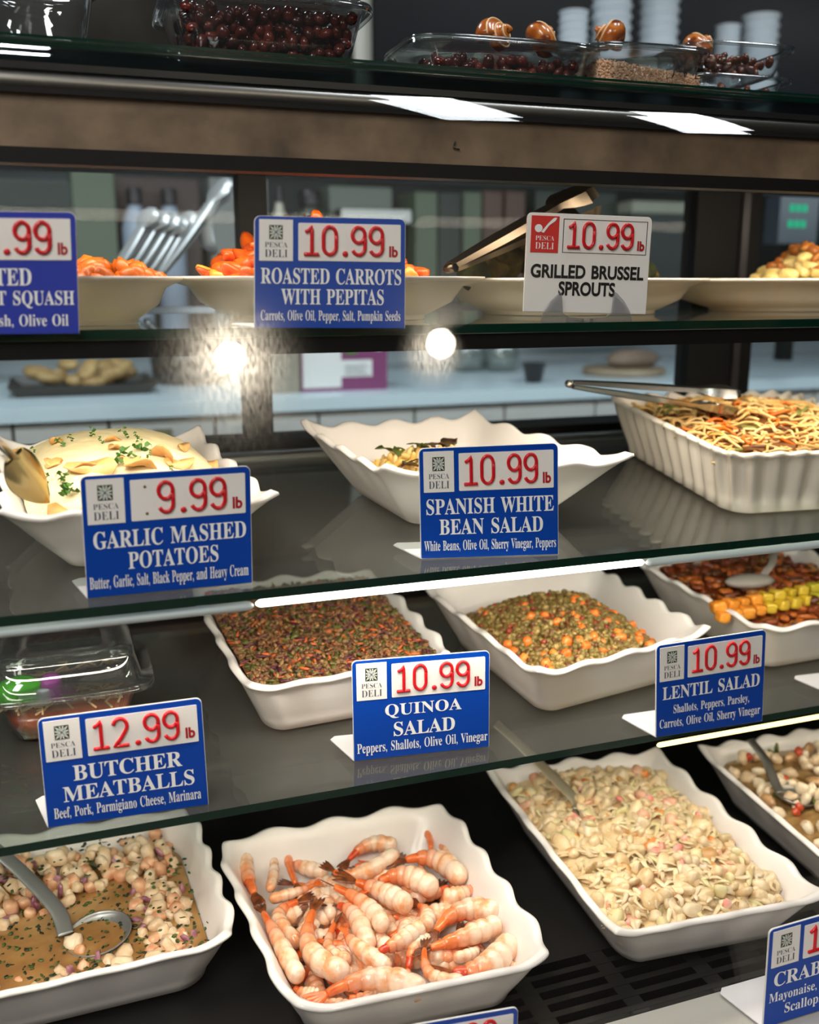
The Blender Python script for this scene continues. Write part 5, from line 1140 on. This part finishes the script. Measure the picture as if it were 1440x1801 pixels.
# cups on a dark shelf at the very back
sc_ = empty('cup_shelf', (1.8, 2.2, .36), 'dark shelf holding stacks of translucent cups at the top right', 'shelf')
MB().box((-.6, -.12, -.02), (1.2, .2, 0)).build('shelf_board', BLACK, sc_, False)
CUP = mat('cup_frosted', (228, 238, 244), .35)
CUP.node_tree.nodes['Principled BSDF'].inputs['Alpha'].default_value = .62
pr = MB().rings([C_(.026,0), C_(.028,.001), C_(.034,.068), C_(.037,.069), C_(.037,.072), C_(.033,.072), C_(.027,.003)], True, True, True).build('plastic_cup', CUP)
us = [False]
for k, (px, w, top, lab) in enumerate([(1003, .9, 42, 'lowest stack left of all the cups'), (1068, 1.25, -10, 'tall stack left of the middle'), (1150, 1.25, -30, 'tallest stack in the middle'), (1270, .8, 68, 'small stack right of the gap'), (1326, 1.2, 52, 'stack furthest right')]):
    base = at_depth(px, 205, 2.15); t = at_depth(px, top, 2.15); x = base[0]; z = .361; j = 0
    while z + .07*w < t[2] + .03:
        o = put_piece([pr], us, 0, (x, 2.15, z), (0, 0, 0), w, 'translucent plastic cup in the ' + lab, 'cup', 'cups in the ' + lab); z += .018*w; j += 1
        if j > 22: break
# small scale with green digits seen through the right door
p = at_depth(1400, 405, 1.95); root = empty('scale_display', p, 'dark scale display with green digits behind the right door', 'scale display')
MB().box((-.05, 0, -.03), (.06, .05, .075)).build('display_case', mat('scale_dark', (44, 52, 60), .4), root, False)
MB().box((-.01, .0, -.30), (.02, .03, -.03)).build('display_post', BLACK, root, False)
GD = emis('green_digit', (40, 200, 150), 1.2)
for r_ in range(2):
    for k in range(3): MB().box((-.025 + k*.018 + r_*.002, -.002, .006 + .035*r_), (-.013 + k*.018 + r_*.002, 0, .022 + .035*r_)).build('digit_segment', GD, root, False)

# clear clamshell of noodles and sauce at the left of the third shelf
c_ = np.array((-.006, 1.03, shelf_z(S3, 1.03) + .001))
root = tub('clear_clamshell', 'clear plastic clamshell with red sauce and packets at the left of the third shelf', tuple(c_), .145, .125, .052, .74, .034, .0, 0, flange=.012)
SAU = mat('red_sauce', (150, 52, 22), .2, c2=(186, 82, 36), scale=40, coat=.3)
N = 60; ts = np.linspace(0, 2*math.pi, N, endpoint=False); x = np.sign(np.cos(ts))*np.abs(np.cos(ts))**.38; y = np.sign(np.sin(ts))*np.abs(np.sin(ts))**.38
def rg(k, z): return np.stack([.0725*k*x + c_[0], .0625*k*y + c_[1], np.full(N, z + c_[2])], 1)
tag(MB().rings([rg(.5, .003), rg(.70, .0035), rg(.78, .012), rg(.83, .026), rg(.5, .029), rg(.02, .031)], True, True, True).build('meatball_sauce', SAU, None, True, c_), 'red-orange sauce filling the bottom of the clear clamshell', 'sauce', None, 'stuff')
b = MB(); rs = np.random.RandomState(8)
for k in range(120):
    p = c_ + (rs.uniform(-.055,.055), rs.uniform(-.048,.045), .033 + rs.rand()*.012); a_ = rs.rand()*6.3
    b.tube([p + np.array((math.cos(a_ + t*.7), math.sin(a_ + t*.7), 0))*t*.016 + (0, 0, -.004*abs(t)) for t in (-1, -.4, .3, 1)], .0012, 5)
tag(b.build('noodles', mat('pale_noodle', (206, 168, 120), .4), None, True, c_), 'pale shredded noodles on the sauce in the clear clamshell', 'noodles', None, 'stuff')
for k, (cc, dx, dy, lb) in enumerate([((70, 170, 30), -.050, -.035, 'bright green wrapped packet in the clear clamshell'), ((168, 70, 160), -.012, -.030, 'purple wrapped packet in the clear clamshell'), ((190, 196, 206), -.030, -.046, 'silvery wrapped packet in the clear clamshell')]):
    o = MB().add(*lump(250 + k, ICO3, .25, (.024, .016, .010))).build('wrapped_packet', mat('packet_%s' % ['green', 'purple', 'silver'][k], cc, .25, coat=.5, bump=.6, bscale=90)); o.location = c_ + (dx, dy + .01, .050 - .004*k); o.rotation_euler = (.4, .2*k, k); tag(o, lb, 'packet')

# dark pen mark on the hood panel
p = at_depth(800, 262, .9045)
o = strokes('pen_mark', [[(0, 1), (-.3, .1), (.6, -.05)]], p, .007, INK, 0); o.parent = case; o.matrix_parent_inverse = Matrix.Translation(Vector(CL)).inverted()
